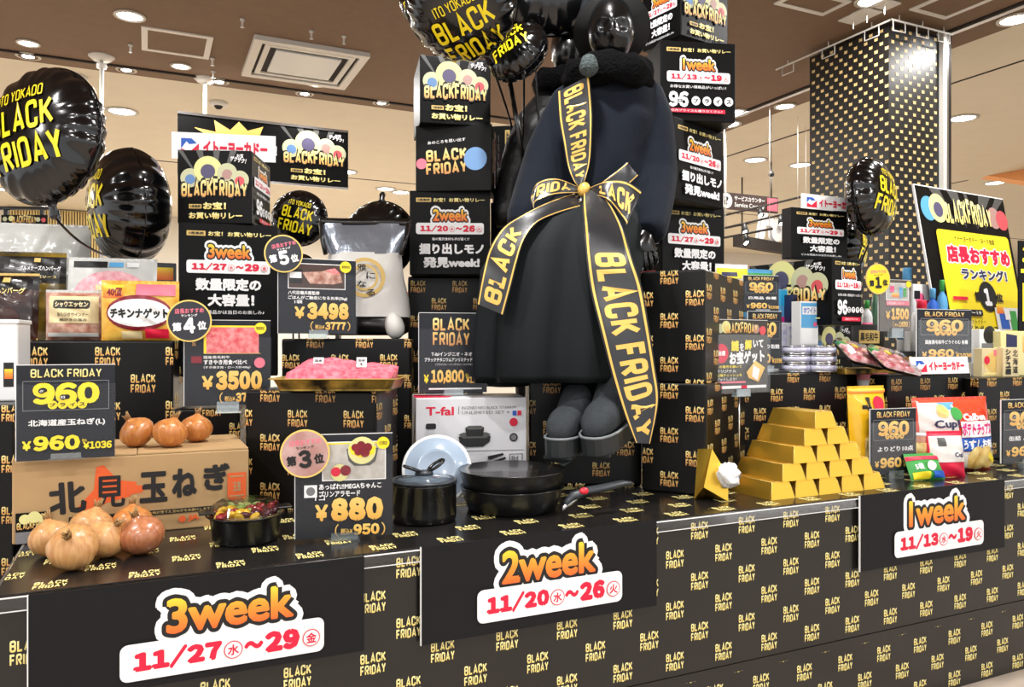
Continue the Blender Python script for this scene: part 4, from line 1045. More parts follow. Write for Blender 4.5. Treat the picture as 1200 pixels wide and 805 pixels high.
# ------------------------------------------------------------------ balloons
m_foil = M('black_foil', (7, 7, 8), rough=.16, coat=.35, spec=.55, bump=.25, bscale=5)
m_bal = M('yellow_balloon_print', (246, 222, 30), rough=.35)
def balloon(px, py, zc, rpx, turn, pitch, roll, label, text=True, squash=.42, to=None, ty=0):
    c = P(px, py, zc); R = rpx * zc / F_PX; t = thing('foil_balloon', label, 'balloon', c, group='black foil balloons')
    t.rotation_mode = 'QUATERNION'; rot = Matrix.Rotation(-YAW + turn, 3, 'Z') @ Matrix.Rotation(pitch, 3, 'X') @ Matrix.Rotation(roll, 3, 'Y'); t.rotation_quaternion = rot.to_quaternion()
    h = R * squash
    def surf(r, w, s):
        f = min(r / R, 1); pk = 1 + .025 * math.sin(w * 23 + 2 * math.sin(w * 5)) * max(0, (f - .6) / .4)
        z = h * max(0, 1 - f ** 2.6) ** .52 * (1 + .06 * math.sin(w * 23 + 2 * math.sin(w * 5)) * max(0, (f - .62) / .38) * (1 if f < .995 else 0))
        return Vector((r * pk * math.cos(w), -s * z, r * pk * math.sin(w)))
    n, k = 96, 16; V = [surf(0, 0, 1)]; F = []
    rs = [R * math.sin(PI / 2 * (i + 1) / k) for i in range(k)]
    for r in rs:
        for j in range(n): V.append(surf(r, 2 * PI * j / n, 1))
    for r in rs[:-1][::-1]:
        for j in range(n): V.append(surf(r, 2 * PI * j / n, -1))
    V.append(surf(0, 0, -1)); m = (len(V) - 2) // n
    for j in range(n): F.append((0, 1 + (j + 1) % n, 1 + j)); F.append((len(V) - 1, 1 + (m - 1) * n + j, 1 + (m - 1) * n + (j + 1) % n))
    for i in range(m - 1):
        for j in range(n): F.append((1 + i * n + j, 1 + i * n + (j + 1) % n, 1 + (i + 1) * n + (j + 1) % n, 1 + (i + 1) * n + j))
    MB().add(V, F, m_foil, smooth=True).build('foil_skin', t)
    b = MB(); b.lathe([(R * 1.0, .001), (R * 1.035, .0), (R * 1.0, -.001)], m_foil, 96, mx=Matrix.Rotation(PI / 2, 4, 'X')); b.build('rim_seam', t)
    b = MB(); b.loft([[Vector((w * math.cos(a), w * .3 * math.sin(a), z)) for a in [2 * PI * j / 10 for j in range(10)]] for z, w in ((-R * .96, R * .14), (-R * 1.08, R * .07), (-R * 1.2, R * .09), (-R * 1.26, R * .04))], m_foil); b.build('neck', t)
    if to:
        o_ = rot.inverted() @ (P(*to) - c); s_ = Vector((0, 0, -R * 1.2)); mid_ = s_.lerp(o_, .4) + Vector((0, 0, -R * .25)); b = MB(); b.tube([s_ * (1 - u) ** 2 + mid_ * 2 * u * (1 - u) + o_ * u * u for u in [k / 10 for k in range(11)]], .004, m_pano, 6); b.build('stick', t)
    if text:
        b = MB(); fn = lambda x, y, d: (lambda a, c_: surf(math.hypot(a, c_), math.atan2(c_, a), 1) + Vector((0, -.004 - d, 0)))(x - R, y - R)
        p = Print(b, fn, 2 * R, 2 * R); p.text('ITO YOKADO' if False else ' ', 0, 0, 1, 1, m_bal, 0) if False else None
        p.din('ITO YOKADO', 30, 21 + ty, 70, 30 + ty, m_bal, hw=.07); p.din('BLACK', 22, 33 + ty, 78, 54 + ty, m_bal, hw=.085); p.din('FRIDAY', 19 + ty * .3, 58 + ty, 81 - ty * .3, 79 + ty, m_bal, hw=.085); b.build('printed_lettering', t)
    return t, R


balloon(54, 160, 2.3, 80, R_(-17), R_(-4), R_(-11), 'largest black balloon at the left picture edge with BLACK FRIDAY print', to=(128, 300, 2.62))
balloon(152, 243, 2.82, 67, R_(-50), R_(2), R_(4), 'black balloon right of the largest one, lettering turned to its left rim', squash=.62, to=(160, 400, 2.95))
balloon(351, 256, 3.2, 32, R_(2), R_(0), R_(13), 'small black balloon behind the fifth place badge', to=(351, 712, 3.25))
balloon(443, 282, 3.1, 46, R_(165), R_(4), R_(176), 'black balloon seen from behind over the rice bag', text=False)
balloon(352, 322, 3.45, 24, R_(-20), R_(0), R_(4), 'black balloon low between third week sign and rice bag', to=(352, 694, 3.45))
balloon(541, 6, 2.42, 64, R_(2), R_(42), R_(-27), 'big tilted balloon over the centre campaign cube', squash=.72, ty=11, to=(600, 150, 2.95))
balloon(607, 62, 2.68, 38, R_(-38), R_(-28), R_(-30), 'balloon behind the tilted big one, beside the mannequin', squash=.6, to=(612, 170, 2.96))
balloon(645, -46, 2.88, 84, R_(0), R_(6), R_(10), 'black balloon cut by the picture top above the mannequin\'s hat', text=False, squash=.28, to=(640, 200, 2.98))
balloon(494, -8, 2.95, 33, R_(-35), R_(0), R_(-20), 'balloon peeping out left of the tilted big one', to=(520, 150, 3.1))
balloon(1020, 231, 3.15, 45, R_(44), R_(-3), R_(10), 'black balloon hanging in front of the patterned column', squash=.5, to=(960, 411, 3.6))
balloon(996, 290, 3.4, 34, R_(60), R_(0), R_(8), 'black balloon behind the right third week sign', squash=.5, to=(1000, 480, 3.4))
balloon(925, 342, 3.45, 33, R_(-48), R_(0), R_(-6), 'black balloon behind the detergent cards and campaign cube', squash=.5, to=(925, 411, 3.5))
b = MB(); q0, q1 = P(598, 98, 2.74), P(607, 150, 2.74); b.tube([q0 - (q0 + q1) / 2, q1 - (q0 + q1) / 2 + (q1 - q0) * .8], .009, m_pano, 10); tag(b.build('balloon_stick', loc=(q0 + q1) / 2), 'black balloon stick below the balloon beside the mannequin', 'stick')


# ------------------------------------------------------------------ the mannequin
m_gloss = M('black_gloss_body', (8, 9, 10), rough=.24, coat=.25); m_sweat = M('dark_navy_sweatshirt', (17, 23, 33), rough=.9, bump=.15, bscale=160, sheen=.06, spec=.2); m_skirt = M('dark_skirt_cloth', (12, 19, 22), rough=.75, spec=.25, bump=.06, bscale=90)
m_fur = M('black_fleece', (6, 6, 7), rough=.95, spec=.1, bump=1., bscale=140); m_hat = M('dark_hat_felt', (24, 28, 33), rough=.9, spec=.2, bump=.3, bscale=150); m_hatin = M('black_hat_lining', (8, 8, 9), rough=.9)
m_shoe = M('dark_grey_suede', (44, 50, 54), rough=.85, bump=.3, bscale=220, noise=.25, nscale=60); m_sole = M('black_rubber_sole', (36, 40, 42), rough=.5); m_pipe = M('grey_piping', (120, 126, 128), rough=.4)
ROOT = P(695, 318, 2.66); ROOT.z = TABLE_Z + hl + hs
man = thing('mannequin', 'seated black mannequin in dark hat, sweatshirt and long skirt wearing a gold edged sash', 'mannequin', ROOT)


def mp(px, py, zc): return P(px, py, zc) - ROOT


def skin_mesh(name, verts, edges, radii, mat, parent, sub=2, root=0):
    me = bpy.data.meshes.new(name); me.from_pydata([tuple(v) for v in verts], edges, []); me.update(); me.materials.append(mat)
    o = bpy.data.objects.new(name, me); COL.objects.link(o); sk = o.modifiers.new('skin', 'SKIN')
    for i, r in enumerate(radii): me.skin_vertices[0].data[i].radius = r if isinstance(r, tuple) else (r, r)
    for i, d in enumerate(me.skin_vertices[0].data): d.use_root = (i == root)
    o.modifiers.new('sub', 'SUBSURF').levels = sub; o.modifiers['sub'].render_levels = sub
    return baked(o, name, parent, [mat])


# body: one continuous skinned figure, seated, head tipped a little to the front
J = {'pelvis': mp(693, 278, 2.66), 'waist': mp(700, 215, 2.66), 'chest': mp(708, 150, 2.64), 'neck0': mp(712, 105, 2.63), 'neck': mp(713, 84, 2.62), 'jaw': mp(715, 62, 2.57), 'head': mp(716, 38, 2.60), 'crown': mp(717, 22, 2.62),
     'shL': mp(660, 128, 2.66), 'elL': mp(632, 205, 2.62), 'wrL': mp(612, 268, 2.50), 'haL': mp(606, 284, 2.46), 'shR': mp(766, 120, 2.66), 'elR': mp(782, 205, 2.62), 'wrR': mp(757, 272, 2.46), 'haR': mp(756, 288, 2.44),
     'hipL': mp(665, 288, 2.62), 'knL': mp(642, 312, 2.38), 'anL': mp(682, 470, 2.385), 'toL': mp(668, 508, 2.29), 'hipR': mp(722, 288, 2.62), 'knR': mp(694, 312, 2.38), 'anR': mp(731, 456, 2.37), 'toR': mp(712, 500, 2.27)}
RAD = {'pelvis': (.13, .10), 'waist': (.10, .08), 'chest': (.13, .09), 'neck0': .05, 'neck': .045, 'jaw': (.04, .045), 'head': (.05, .055), 'crown': (.03, .03), 'shL': .05, 'elL': .038, 'wrL': .026, 'haL': .03, 'shR': .05, 'elR': .038, 'wrR': .026, 'haR': .03,
       'hipL': .07, 'knL': .05, 'anL': .03, 'toL': .018, 'hipR': .07, 'knR': .05, 'anR': .03, 'toR': .018}
ks = list(J); ed = [('pelvis', 'waist'), ('waist', 'chest'), ('chest', 'neck0'), ('neck0', 'neck'), ('neck', 'jaw'), ('jaw', 'head'), ('head', 'crown'), ('chest', 'shL'), ('shL', 'elL'), ('elL', 'wrL'), ('wrL', 'haL'), ('chest', 'shR'), ('shR', 'elR'), ('elR', 'wrR'), ('wrR', 'haR'),
                    ('pelvis', 'hipL'), ('hipL', 'knL'), ('knL', 'anL'), ('anL', 'toL'), ('pelvis', 'hipR'), ('hipR', 'knR'), ('knR', 'anR'), ('anR', 'toR')]
V = [J[k] for k in ks]; R2 = [RAD[k] for k in ks]; E2 = [(ks.index(a), ks.index(b_)) for a, b_ in ed]


def add_chain(base, pts, rs):
    prev = base
    for p_, r_ in zip(pts, rs): V.append(p_); R2.append(r_); E2.append((prev, len(V) - 1)); prev = len(V) - 1


# right-hand side: long relaxed fingers hanging at the seat edge; the other hand lies in the lap
hr = J['haR']
for k, (x0, x1, x2, y1, y2, zz) in enumerate(((751, 749, 750, 304, 313, 2.435), (756, 756, 757, 308, 318, 2.43), (761, 763, 762, 307, 317, 2.435), (766, 769, 767, 302, 311, 2.445))):
    add_chain(ks.index('haR'), [mp(x0, 296, zz), mp(x1, y1, zz - .005), mp(x2, y2, zz + .012)], [.0095, .009, .007])
add_chain(ks.index('haR'), [mp(747, 289, 2.425), mp(742, 299, 2.415), mp(744, 306, 2.42)], [.011, .0095, .0075])
for k in range(4):
    x0 = 600 + k * 4; add_chain(ks.index('haL'), [mp(x0 - 2, 293, 2.43 - .006 * k), mp(x0 - 5, 302, 2.41 - .006 * k), mp(x0 - 4, 310, 2.42 - .006 * k)], [.0095, .009, .007])
add_chain(ks.index('haL'), [mp(615, 290, 2.43), mp(617, 299, 2.41)], [.010, .008])
body = skin_mesh('body', V, E2, R2, m_gloss, man, 2, ks.index('pelvis'))
# face: modelled head shell over the neck
b = MB(); hc = mp(716, 40, 2.585); ax = Matrix.Rotation(-YAW - R_(4), 3, 'Z') @ Matrix.Rotation(R_(12), 3, 'X')
V = []; F = []; n, m = 40, 28
for i in range(m + 1):
    v = i / m; th = PI * v
    for k in range(n):
        w = 2 * PI * k / n; x, y, z = math.sin(th) * math.sin(w), -math.sin(th) * math.cos(w), math.cos(th)
        sx, sy, sz = .078, .098, .118
        if z < 0: sx *= 1 - .33 * (-z) ** 1.5; sy *= 1 - .12 * (-z)
        q_ = Vector((x * sx, y * sy, z * sz)); fr = max(0, -y)
        q_.y -= fr * (.030 * math.exp(-((q_.x / .013) ** 2 + ((q_.z + .012 - 0) / .022) ** 2)) + .012 * math.exp(-((q_.x / .010) ** 2 + ((q_.z - .015) / .03) ** 2)))      # nose
        for e in (-1, 1): q_.y += fr * .016 * math.exp(-(((q_.x - e * .032) / .018) ** 2 + ((q_.z - .012) / .012) ** 2))      # eye hollows
        q_.y -= fr * .008 * math.exp(-((q_.x / .045) ** 2 + ((q_.z - .036) / .010) ** 2))                                     # brow
        q_.y -= fr * .009 * math.exp(-((q_.x / .022) ** 2 + ((q_.z + .052) / .0055) ** 2)) + fr * .009 * math.exp(-((q_.x / .02) ** 2 + ((q_.z + .065) / .006) ** 2))   # lips
        q_.y += fr * .006 * math.exp(-((q_.x / .024) ** 2 + ((q_.z + .0585) / .003) ** 2)); q_.y -= fr * .012 * math.exp(-((q_.x / .024) ** 2 + ((q_.z + .098) / .016) ** 2))
        V.append(ax @ q_ + hc)
for i in range(m):
    for k in range(n): F.append((i * n + k, (i + 1) * n + k, (i + 1) * n + (k + 1) % n, i * n + (k + 1) % n))
b.add(V, F, m_gloss, smooth=True); b.build('face', man)


def ell(c, a, bb, n=40, wob=None):
    return [c + a * math.cos(2 * PI * k / n) + bb * math.sin(2 * PI * k / n) + ((wob(2 * PI * k / n)) if wob else Vector()) for k in range(n)]


# hat: felt bucket with a drooping brim, dark lining
axh = Matrix.Rotation(-YAW, 4, 'Z') @ Matrix.Rotation(R_(-40), 4, 'X'); hb = mp(715, 24, 2.66); b = MB()
b.lathe([(.128, -.07), (.122, -.045), (.108, .0), (.102, .04), (.096, .085), (.08, .105), (0, .112)], m_hat, 56, c=hb, mx=axh, sy=1.08); b.build('hat', man)
b = MB(); b.lathe([(.1285, -.0705), (.120, -.045), (.104, .0), (.098, .04), (.09, .08), (0, .098)], m_hatin, 56, c=hb, mx=axh, sy=1.07); b.build('hat_lining', man)
# fleece neck warmer
b = MB(); sc = mp(712, 92, 2.615); rings = []
for j in range(16):
    a = 2 * PI * j / 16; rings.append(ell(sc + UP * (.052 * math.sin(a)), RGT * (.118 + .036 * math.cos(a)), FWD * (.105 + .036 * math.cos(a)), 48, lambda w, j=j: RGT * .006 * math.sin(7 * w + j) * math.cos(w) + UP * .007 * math.sin(5 * w + j * 1.3) + FWD * .006 * math.sin(9 * w)))
rings.append(rings[0]); b.loft(rings, m_fur, cap=False); b.build('neck_warmer', man)
b = MB(); c_ = mp(690, 77, 2.46); b.lathe([(.03 * math.sin(PI * i / 10) * (1 + .08 * math.sin(i * 5)), -.036 * math.cos(PI * i / 10)) for i in range(11)], M('grey_fur_tuft', (70, 82, 82), rough=.9, bump=1, bscale=120, noise=.5, nscale=90), 20, c=c_); b.build('fur_tuft', man)


# sweatshirt: torso and two sleeves fused into one cloth
b = MB()
TR = [(712, 92, 2.63, .10, .075), (711, 101, 2.64, .15, .09), (711, 113, 2.645, .18, .11), (710, 145, 2.645, .185, .125), (704, 190, 2.65, .175, .13), (697, 235, 2.655, .178, .14), (693, 258, 2.66, .19, .15), (693, 268, 2.66, .16, .12)]
b.loft([ell(mp(x, y, z), RGT * a, FWD * d, 40, lambda w, y=y: FWD * .005 * math.sin(6 * w + y * .2)) for x, y, z, a, d in TR], m_sweat)
def sleeve(js):
    rings = []
    for i, (x, y, z, r) in enumerate(js):
        p0 = mp(*js[max(i - 1, 0)][:3]); p1 = mp(*js[min(i + 1, len(js) - 1)][:3]); tdir = (p1 - p0).normalized(); a = tdir.cross(FWD).normalized(); bb = a.cross(tdir).normalized(); rings.append(ell(mp(x, y, z), a * r, bb * r, 24, lambda w, i=i: UP * .004 * math.sin(3 * w + i * 1.7)))
    b.loft(rings, m_sweat)
sleeve([(738, 106, 2.65, .055), (756, 116, 2.65, .068), (765, 140, 2.645, .068), (770, 175, 2.63, .064), (772, 205, 2.61, .063), (769, 230, 2.56, .061), (764, 256, 2.50, .058), (762, 268, 2.47, .054), (759, 275, 2.455, .05)])
sleeve([(684, 108, 2.65, .055), (668, 120, 2.65, .068), (654, 148, 2.645, .068), (641, 180, 2.63, .072), (633, 205, 2.61, .072), (624, 232, 2.56, .068), (616, 256, 2.5, .062), (612, 268, 2.48, .05)])
o = b.build('sweatshirt'); r = o.modifiers.new('remesh', 'REMESH'); r.mode = 'VOXEL'; r.voxel_size = .009; s_ = o.modifiers.new('smooth', 'SMOOTH'); s_.iterations = 6; s_.factor = .5
baked(o, 'sweatshirt', man, [m_sweat])

# long skirt over knees and shins, gathered folds towards the hem
def fold(amp, n1, ph): return lambda w: (RGT * math.cos(w) + FWD * math.sin(w)) * amp * (math.sin(n1 * w + ph) + .5 * math.sin((n1 * 2 - 1) * w + 2 * ph))
SK = [(694, 236, 2.65, .175, .13, 0, .0), (692, 252, 2.62, .205, .15, -.03, .003), (682, 278, 2.54, .23, .13, -.085, .005), (668, 298, 2.45, .236, .11, -.10, .007), (656, 322, 2.40, .234, .115, -.06, .010), (652, 360, 2.375, .228, .12, 0, .013), (648, 405, 2.365, .226, .12, 0, .016), (648, 440, 2.36, .222, .12, -.005, .018), (648, 449, 2.36, .215, .115, -.006, .018)]
rings = []
for i, (x, y, z, a, d, up, am) in enumerate(SK): rings.append(ell(mp(x, y, z), RGT * a, FWD * d + UP * up, 72, fold(am, 6, i * .12 + .6)))
inner = [[p_ + (mp(648, 440, 2.36) - p_) * .12 + UP * (.05) for p_ in rings[-1]]]
b = MB(); b.loft(rings + inner, m_skirt, cap=False); b.build('skirt', man)
b = MB(); b.loft([ell(mp(560 + 14 + x, y, z), RGT * a, FWD * d, 40, fold(am, 4, .3)) for x, y, z, a, d, am in ((40, 300, 2.53, .06, .08, .004), (26, 340, 2.53, .085, .085, .008), (16, 400, 2.53, .095, .085, .012), (14, 452, 2.53, .095, .085, .014))], m_skirt); b.build('skirt_side_fold', man)

# leg warmers and shoes
def shoe(heel, toe, w, flip):
    d = (toe - heel); L = d.length; d = d.normalized(); side = d.cross(UP).normalized(); nrm = side.cross(d).normalized()
    b = MB(); rings = []
    for f, wd, h0, h1 in ((-.06, .55, .01, .12), (.02, .85, 0, .165), (.18, .97, 0, .17), (.38, 1.0, 0, .14), (.55, 1.02, 0, .095), (.72, 1.04, 0, .085), (.88, .92, 0, .068), (.98, .6, .004, .045), (1.01, .3, .012, .03)):
        c_ = heel + d * (f * L); hh = (h1 - h0) / 2
        rings.append([c_ + side * (w * wd * math.copysign(abs(math.cos(a)) ** .75, math.cos(a))) + nrm * (h0 + hh + hh * math.copysign(abs(math.sin(a)) ** .8, math.sin(a))) for a in [2 * PI * k / 24 for k in range(24)]])
    b.loft(rings, m_shoe); s = b.build('shoe', man)
    b = MB(); rings = []
    out = [(-.08, .5), (-.05, .8), (.03, .96), (.2, 1.02), (.4, 1.04), (.6, 1.1), (.78, 1.1), (.92, .93), (1.02, .6), (1.05, .25)]
    top = [heel + d * (f * L) + side * (w * wd) for f, wd in out] + [heel + d * (f * L) - side * (w * wd) for f, wd in out[::-1]]
    b.loft([[p_ + nrm * z_ for p_ in top] for z_ in (-.042, -.038, .0, .006)], m_sole, smooth=False); so = b.build('sole', s)
    b = MB(); b.tube([p_ * 1.0 + nrm * .009 for p_ in top] + [top[0] + nrm * .009], .0042, m_pipe, 6); b.build('piping', s)
    for k in range(10):
        f = .05 + k * .1; b = MB(); c_ = heel + d * (f * L) - nrm * .046; q_ = [c_ + side * (sx * w * .9) + d * (sy * .008) + nrm * z_ for z_ in (-.004, .005) for sx, sy in ((-1, -1), (1, -1), (1, 1), (-1, 1))]
        b.add(q_, [(0, 3, 2, 1), (4, 5, 6, 7), (0, 1, 5, 4), (1, 2, 6, 5), (2, 3, 7, 6), (3, 0, 4, 7)], m_sole); b.build('tread', s)
shoe(mp(686, 502, 2.40), mp(652, 518, 2.20), .047, 1); shoe(mp(733, 486, 2.38), mp(694, 516, 2.17), .05, -1)
for x0, x1, z0 in ((678, 683, 2.37), (728, 730, 2.355)):
    b = MB(); b.loft([ell(mp(x0 + (x1 - x0) * f, 425 + 52 * f, z0 + .01 * f), RGT * r_, FWD * r_, 24) for f, r_ in ((0, .062), (.5, .06), (.9, .06), (1.35, .05))], m_fur); b.build('leg_warmer', man)

# sash: satin ribbons with gold edges, lettering and a bow at the waist
m_satin = M('black_satin', (20, 21, 26), rough=.33, spec=.7, sheen=.2, bump=.12, bscale=14); m_satgold = M('gold_satin_edge', (232, 186, 92), rough=.35, metal=.25)
sash = man
def ribbon(rows, text=None, tr=(0, 1), flip=False, lw=(.2, .8), name='sash_ribbon', thick=.0016, hw=.1, seg=60):
    """rows of (left px, py, right px, py, zc left, zc right); text runs along the ribbon between the fractions tr"""
    L = [mp(a, b_, z0) for a, b_, c_, d_, z0, z1 in rows]; Rr = [mp(c_, d_, z1) for a, b_, c_, d_, z0, z1 in rows]
    def cat(pts, u):
        x = u * (len(pts) - 1); i = min(int(x), len(pts) - 2); t_ = x - i; p0, p1, p2, p3 = pts[max(i - 1, 0)], pts[i], pts[i + 1], pts[min(i + 2, len(pts) - 1)]
        return .5 * ((2 * p1) + (p2 - p0) * t_ + (2 * p0 - 5 * p1 + 4 * p2 - p3) * t_ * t_ + (3 * p1 - p0 - 3 * p2 + p3) * t_ ** 3)
    cum = [0]
    for i in range(200): cum.append(cum[-1] + ((cat(L, (i + 1) / 200) + cat(Rr, (i + 1) / 200)) / 2 - (cat(L, i / 200) + cat(Rr, i / 200)) / 2).length)
    tot = cum[-1]
    def at(s, v, d=0.):
        g = max(0., min(1., s)) * tot; i = 0
        lo, hi = 0, 200
        while hi - lo > 1:
            mid = (lo + hi) // 2
            if cum[mid] <= g: lo = mid
            else: hi = mid
        u = (lo + (g - cum[lo]) / max(cum[hi] - cum[lo], 1e-9)) / 200
        a, c_ = cat(L, u), cat(Rr, u); u2 = min(u + .01, 1); u1 = max(u2 - .02, 0); tg = (cat(L, u2) + cat(Rr, u2)) - (cat(L, u1) + cat(Rr, u1)); nn = (c_ - a).cross(tg).normalized()
        if nn.dot(FWD) > 0: nn = -nn
        return a.lerp(c_, v) + nn * (d + .004 * math.sin(PI * v) * math.sin(u * 9))
    b = MB(); k = 9; V = []
    for sd in (0, -thick):
        for i in range(seg + 1):
            for j in range(k): V.append(at(i / seg, j / (k - 1), sd))
    F = []; o_ = (seg + 1) * k
    for i in range(seg):
        for j in range(k - 1): q_ = i * k + j; F.append((q_, q_ + 1, q_ + k + 1, q_ + k)); F.append((o_ + q_, o_ + q_ + k, o_ + q_ + k + 1, o_ + q_ + 1))
        for j in (0, k - 1): q_ = i * k + j; F.append((q_, q_ + k, o_ + q_ + k, o_ + q_))
    b.add(V, F, m_satin, smooth=True)
    for v0, v1 in ((.035, .085), (.915, .965)):
        V = [at(i / seg, v, .0007) for i in range(seg + 1) for v in (v0, v1)]; b.add(V, [(2 * i, 2 * i + 1, 2 * i + 3, 2 * i + 2) for i in range(seg)], m_satgold, smooth=True)
    if text:
        vs, fs = din(text, hw)
        def mapv(v):
            s_ = tr[0] + (tr[1] - tr[0]) * v[0]; w_ = lw[0] + (lw[1] - lw[0]) * v[1]
            return at(s_, w_, .0011 + v[2] * .00015)
        b.add([mapv(v) for v in vs], fs, m_satgold, [(v[0], v[1]) for v in vs])
    b.build(name, sash)
# shoulder band, left tail over the lap, right tail, strap to the hip, bow
ribbon([(653, 108, 691, 88, 2.50, 2.48), (655, 140, 694, 125, 2.49, 2.485), (660, 168, 694, 155, 2.485, 2.485), (665, 195, 692, 187, 2.49, 2.49), (672, 212, 687, 207, 2.485, 2.485), (678, 219, 683, 217, 2.48, 2.48)], 'BLACK FRIDAY', (.03, .92), lw=(.2, .8))
ribbon([(673, 226, 680, 242, 2.44, 2.40), (640, 238, 650, 251, 2.36, 2.34), (612, 252, 628, 262, 2.31, 2.30), (590, 266, 614, 282, 2.275, 2.265), (574, 290, 606, 308, 2.25, 2.235), (566, 318, 600, 332, 2.235, 2.225), (559, 356, 590, 369, 2.23, 2.22)], 'BLACK', (.965, .5), lw=(.8, .2))
ribbon([(684, 224, 700, 222, 2.42, 2.42), (683, 240, 716, 240, 2.36, 2.37), (684, 262, 730, 268, 2.26, 2.30), (687, 300, 740, 300, 2.235, 2.25), (692, 340, 752, 335, 2.225, 2.235), (703, 385, 760, 378, 2.21, 2.22), (717, 440, 768, 430, 2.20, 2.21), (731, 485, 772, 470, 2.19, 2.20), (745, 519, 762, 520, 2.18, 2.19)], 'BLACK FRIDAY', (.34, .975), lw=(.18, .84))
ribbon([(735, 190, 748, 206, 2.49, 2.50), (715, 206, 728, 222, 2.48, 2.48), (696, 220, 700, 228, 2.46, 2.46)], None)
ribbon([(678, 219, 682, 226, 2.43, 2.43), (652, 209, 650, 228, 2.40, 2.38), (630, 214, 628, 236, 2.39, 2.36), (622, 232, 626, 245, 2.385, 2.34)], 'FRIDA', (.95, .2), lw=(.8, .2), name='bow_loop')
ribbon([(680, 228, 682, 236, 2.44, 2.43), (655, 238, 652, 246, 2.40, 2.36), (630, 242, 626, 247, 2.38, 2.34)], None, name='bow_loop')
ribbon([(690, 220, 690, 228, 2.43, 2.43), (712, 212, 712, 234, 2.40, 2.37), (733, 212, 730, 256, 2.39, 2.35), (752, 224, 734, 264, 2.385, 2.345)], 'LACK', (.25, .95), lw=(.8, .2), name='bow_loop')
ribbon([(688, 228, 692, 236, 2.43, 2.43), (706, 240, 702, 250, 2.42, 2.40), (728, 258, 722, 262, 2.40, 2.38)], None, name='bow_loop')
b = MB(); kn = mp(684, 222, 2.425); b.lathe([(.019 * math.sin(PI * i / 8), -.024 * math.cos(PI * i / 8)) for i in range(9)], m_satgold, 16, c=kn, mx=Matrix.Rotation(.5, 4, 'Y')); b.build('bow_knot', man)

# second mannequin standing behind, in a black padded coat
R0 = P(650, 404, 3.11); R0.z = TABLE_Z; m2 = thing('mannequin', 'second black mannequin in a padded coat, half hidden behind the seated one', 'mannequin', R0)
m_pad = M('black_padded_coat', (9, 9, 11), rough=.55, bump=.8, bscale=22)
def m2p(px, py, zc): return P(px, py, zc) - R0
b = MB(); b.loft([ell(m2p(x, y, z), RGT * a, FWD * d, 36, lambda w, y=y: (RGT * math.cos(w) + FWD * math.sin(w)) * .006 * math.sin(y * .5)) for x, y, z, a, d in ((668, 92, 3.06, .07, .06), (667, 100, 3.06, .085, .07), (662, 112, 3.07, .12, .09), (655, 135, 3.07, .165, .11), (650, 165, 3.08, .185, .12), (646, 200, 3.08, .185, .12), (644, 240, 3.09, .18, .12), (644, 300, 3.09, .17, .12), (644, 380, 3.09, .16, .12))], m_pad); b.build('padded_coat', m2)
b = MB(); b.loft([ell(m2p(x, y, z), RGT * r_ + UP * r_ * .3, FWD * r_, 24, lambda w, y=y: (RGT * math.cos(w)) * .006 * math.sin(y * .6)) for x, y, z, r_ in ((650, 118, 3.05, .06), (632, 138, 3.04, .075), (618, 160, 3.03, .078), (608, 185, 3.02, .075), (601, 215, 3.00, .07), (598, 245, 2.98, .064), (598, 262, 2.97, .05))], m_pad); b.build('coat_sleeve', m2)
b = MB(); b.loft([ell(m2p(x, y, z), RGT * a, FWD * d, 28) for x, y, z, a, d in ((668, 110, 3.05, .045, .045), (668, 92, 3.04, .045, .045), (668, 84, 3.01, .05, .065), (667, 70, 3.00, .066, .082), (667, 55, 3.01, .072, .09), (667, 42, 3.02, .064, .08), (667, 34, 3.03, .035, .045))], m_gloss); b.build('body', m2)
b = MB(); rings = []
for j in range(12):
    a = 2 * PI * j / 12; rings.append(ell(m2p(662, 99, 3.05) + UP * (.045 * math.sin(a)), RGT * (.095 + .035 * math.cos(a)), FWD * (.09 + .035 * math.cos(a)), 36, lambda w, j=j: UP * .008 * math.sin(5 * w + j)))
rings.append(rings[0]); b.loft(rings, m_fur, cap=False); b.build('collar', m2)
b = MB(); b.loft([ell(m2p(644, y, 3.09), RGT * .15, FWD * .11, 28) for y in (375, 404)] + [ell(Vector((0, 0, z)), RGT * .15, FWD * .11, 28) for z in (.2, 0)], m_pad); b.build('trousers', m2)


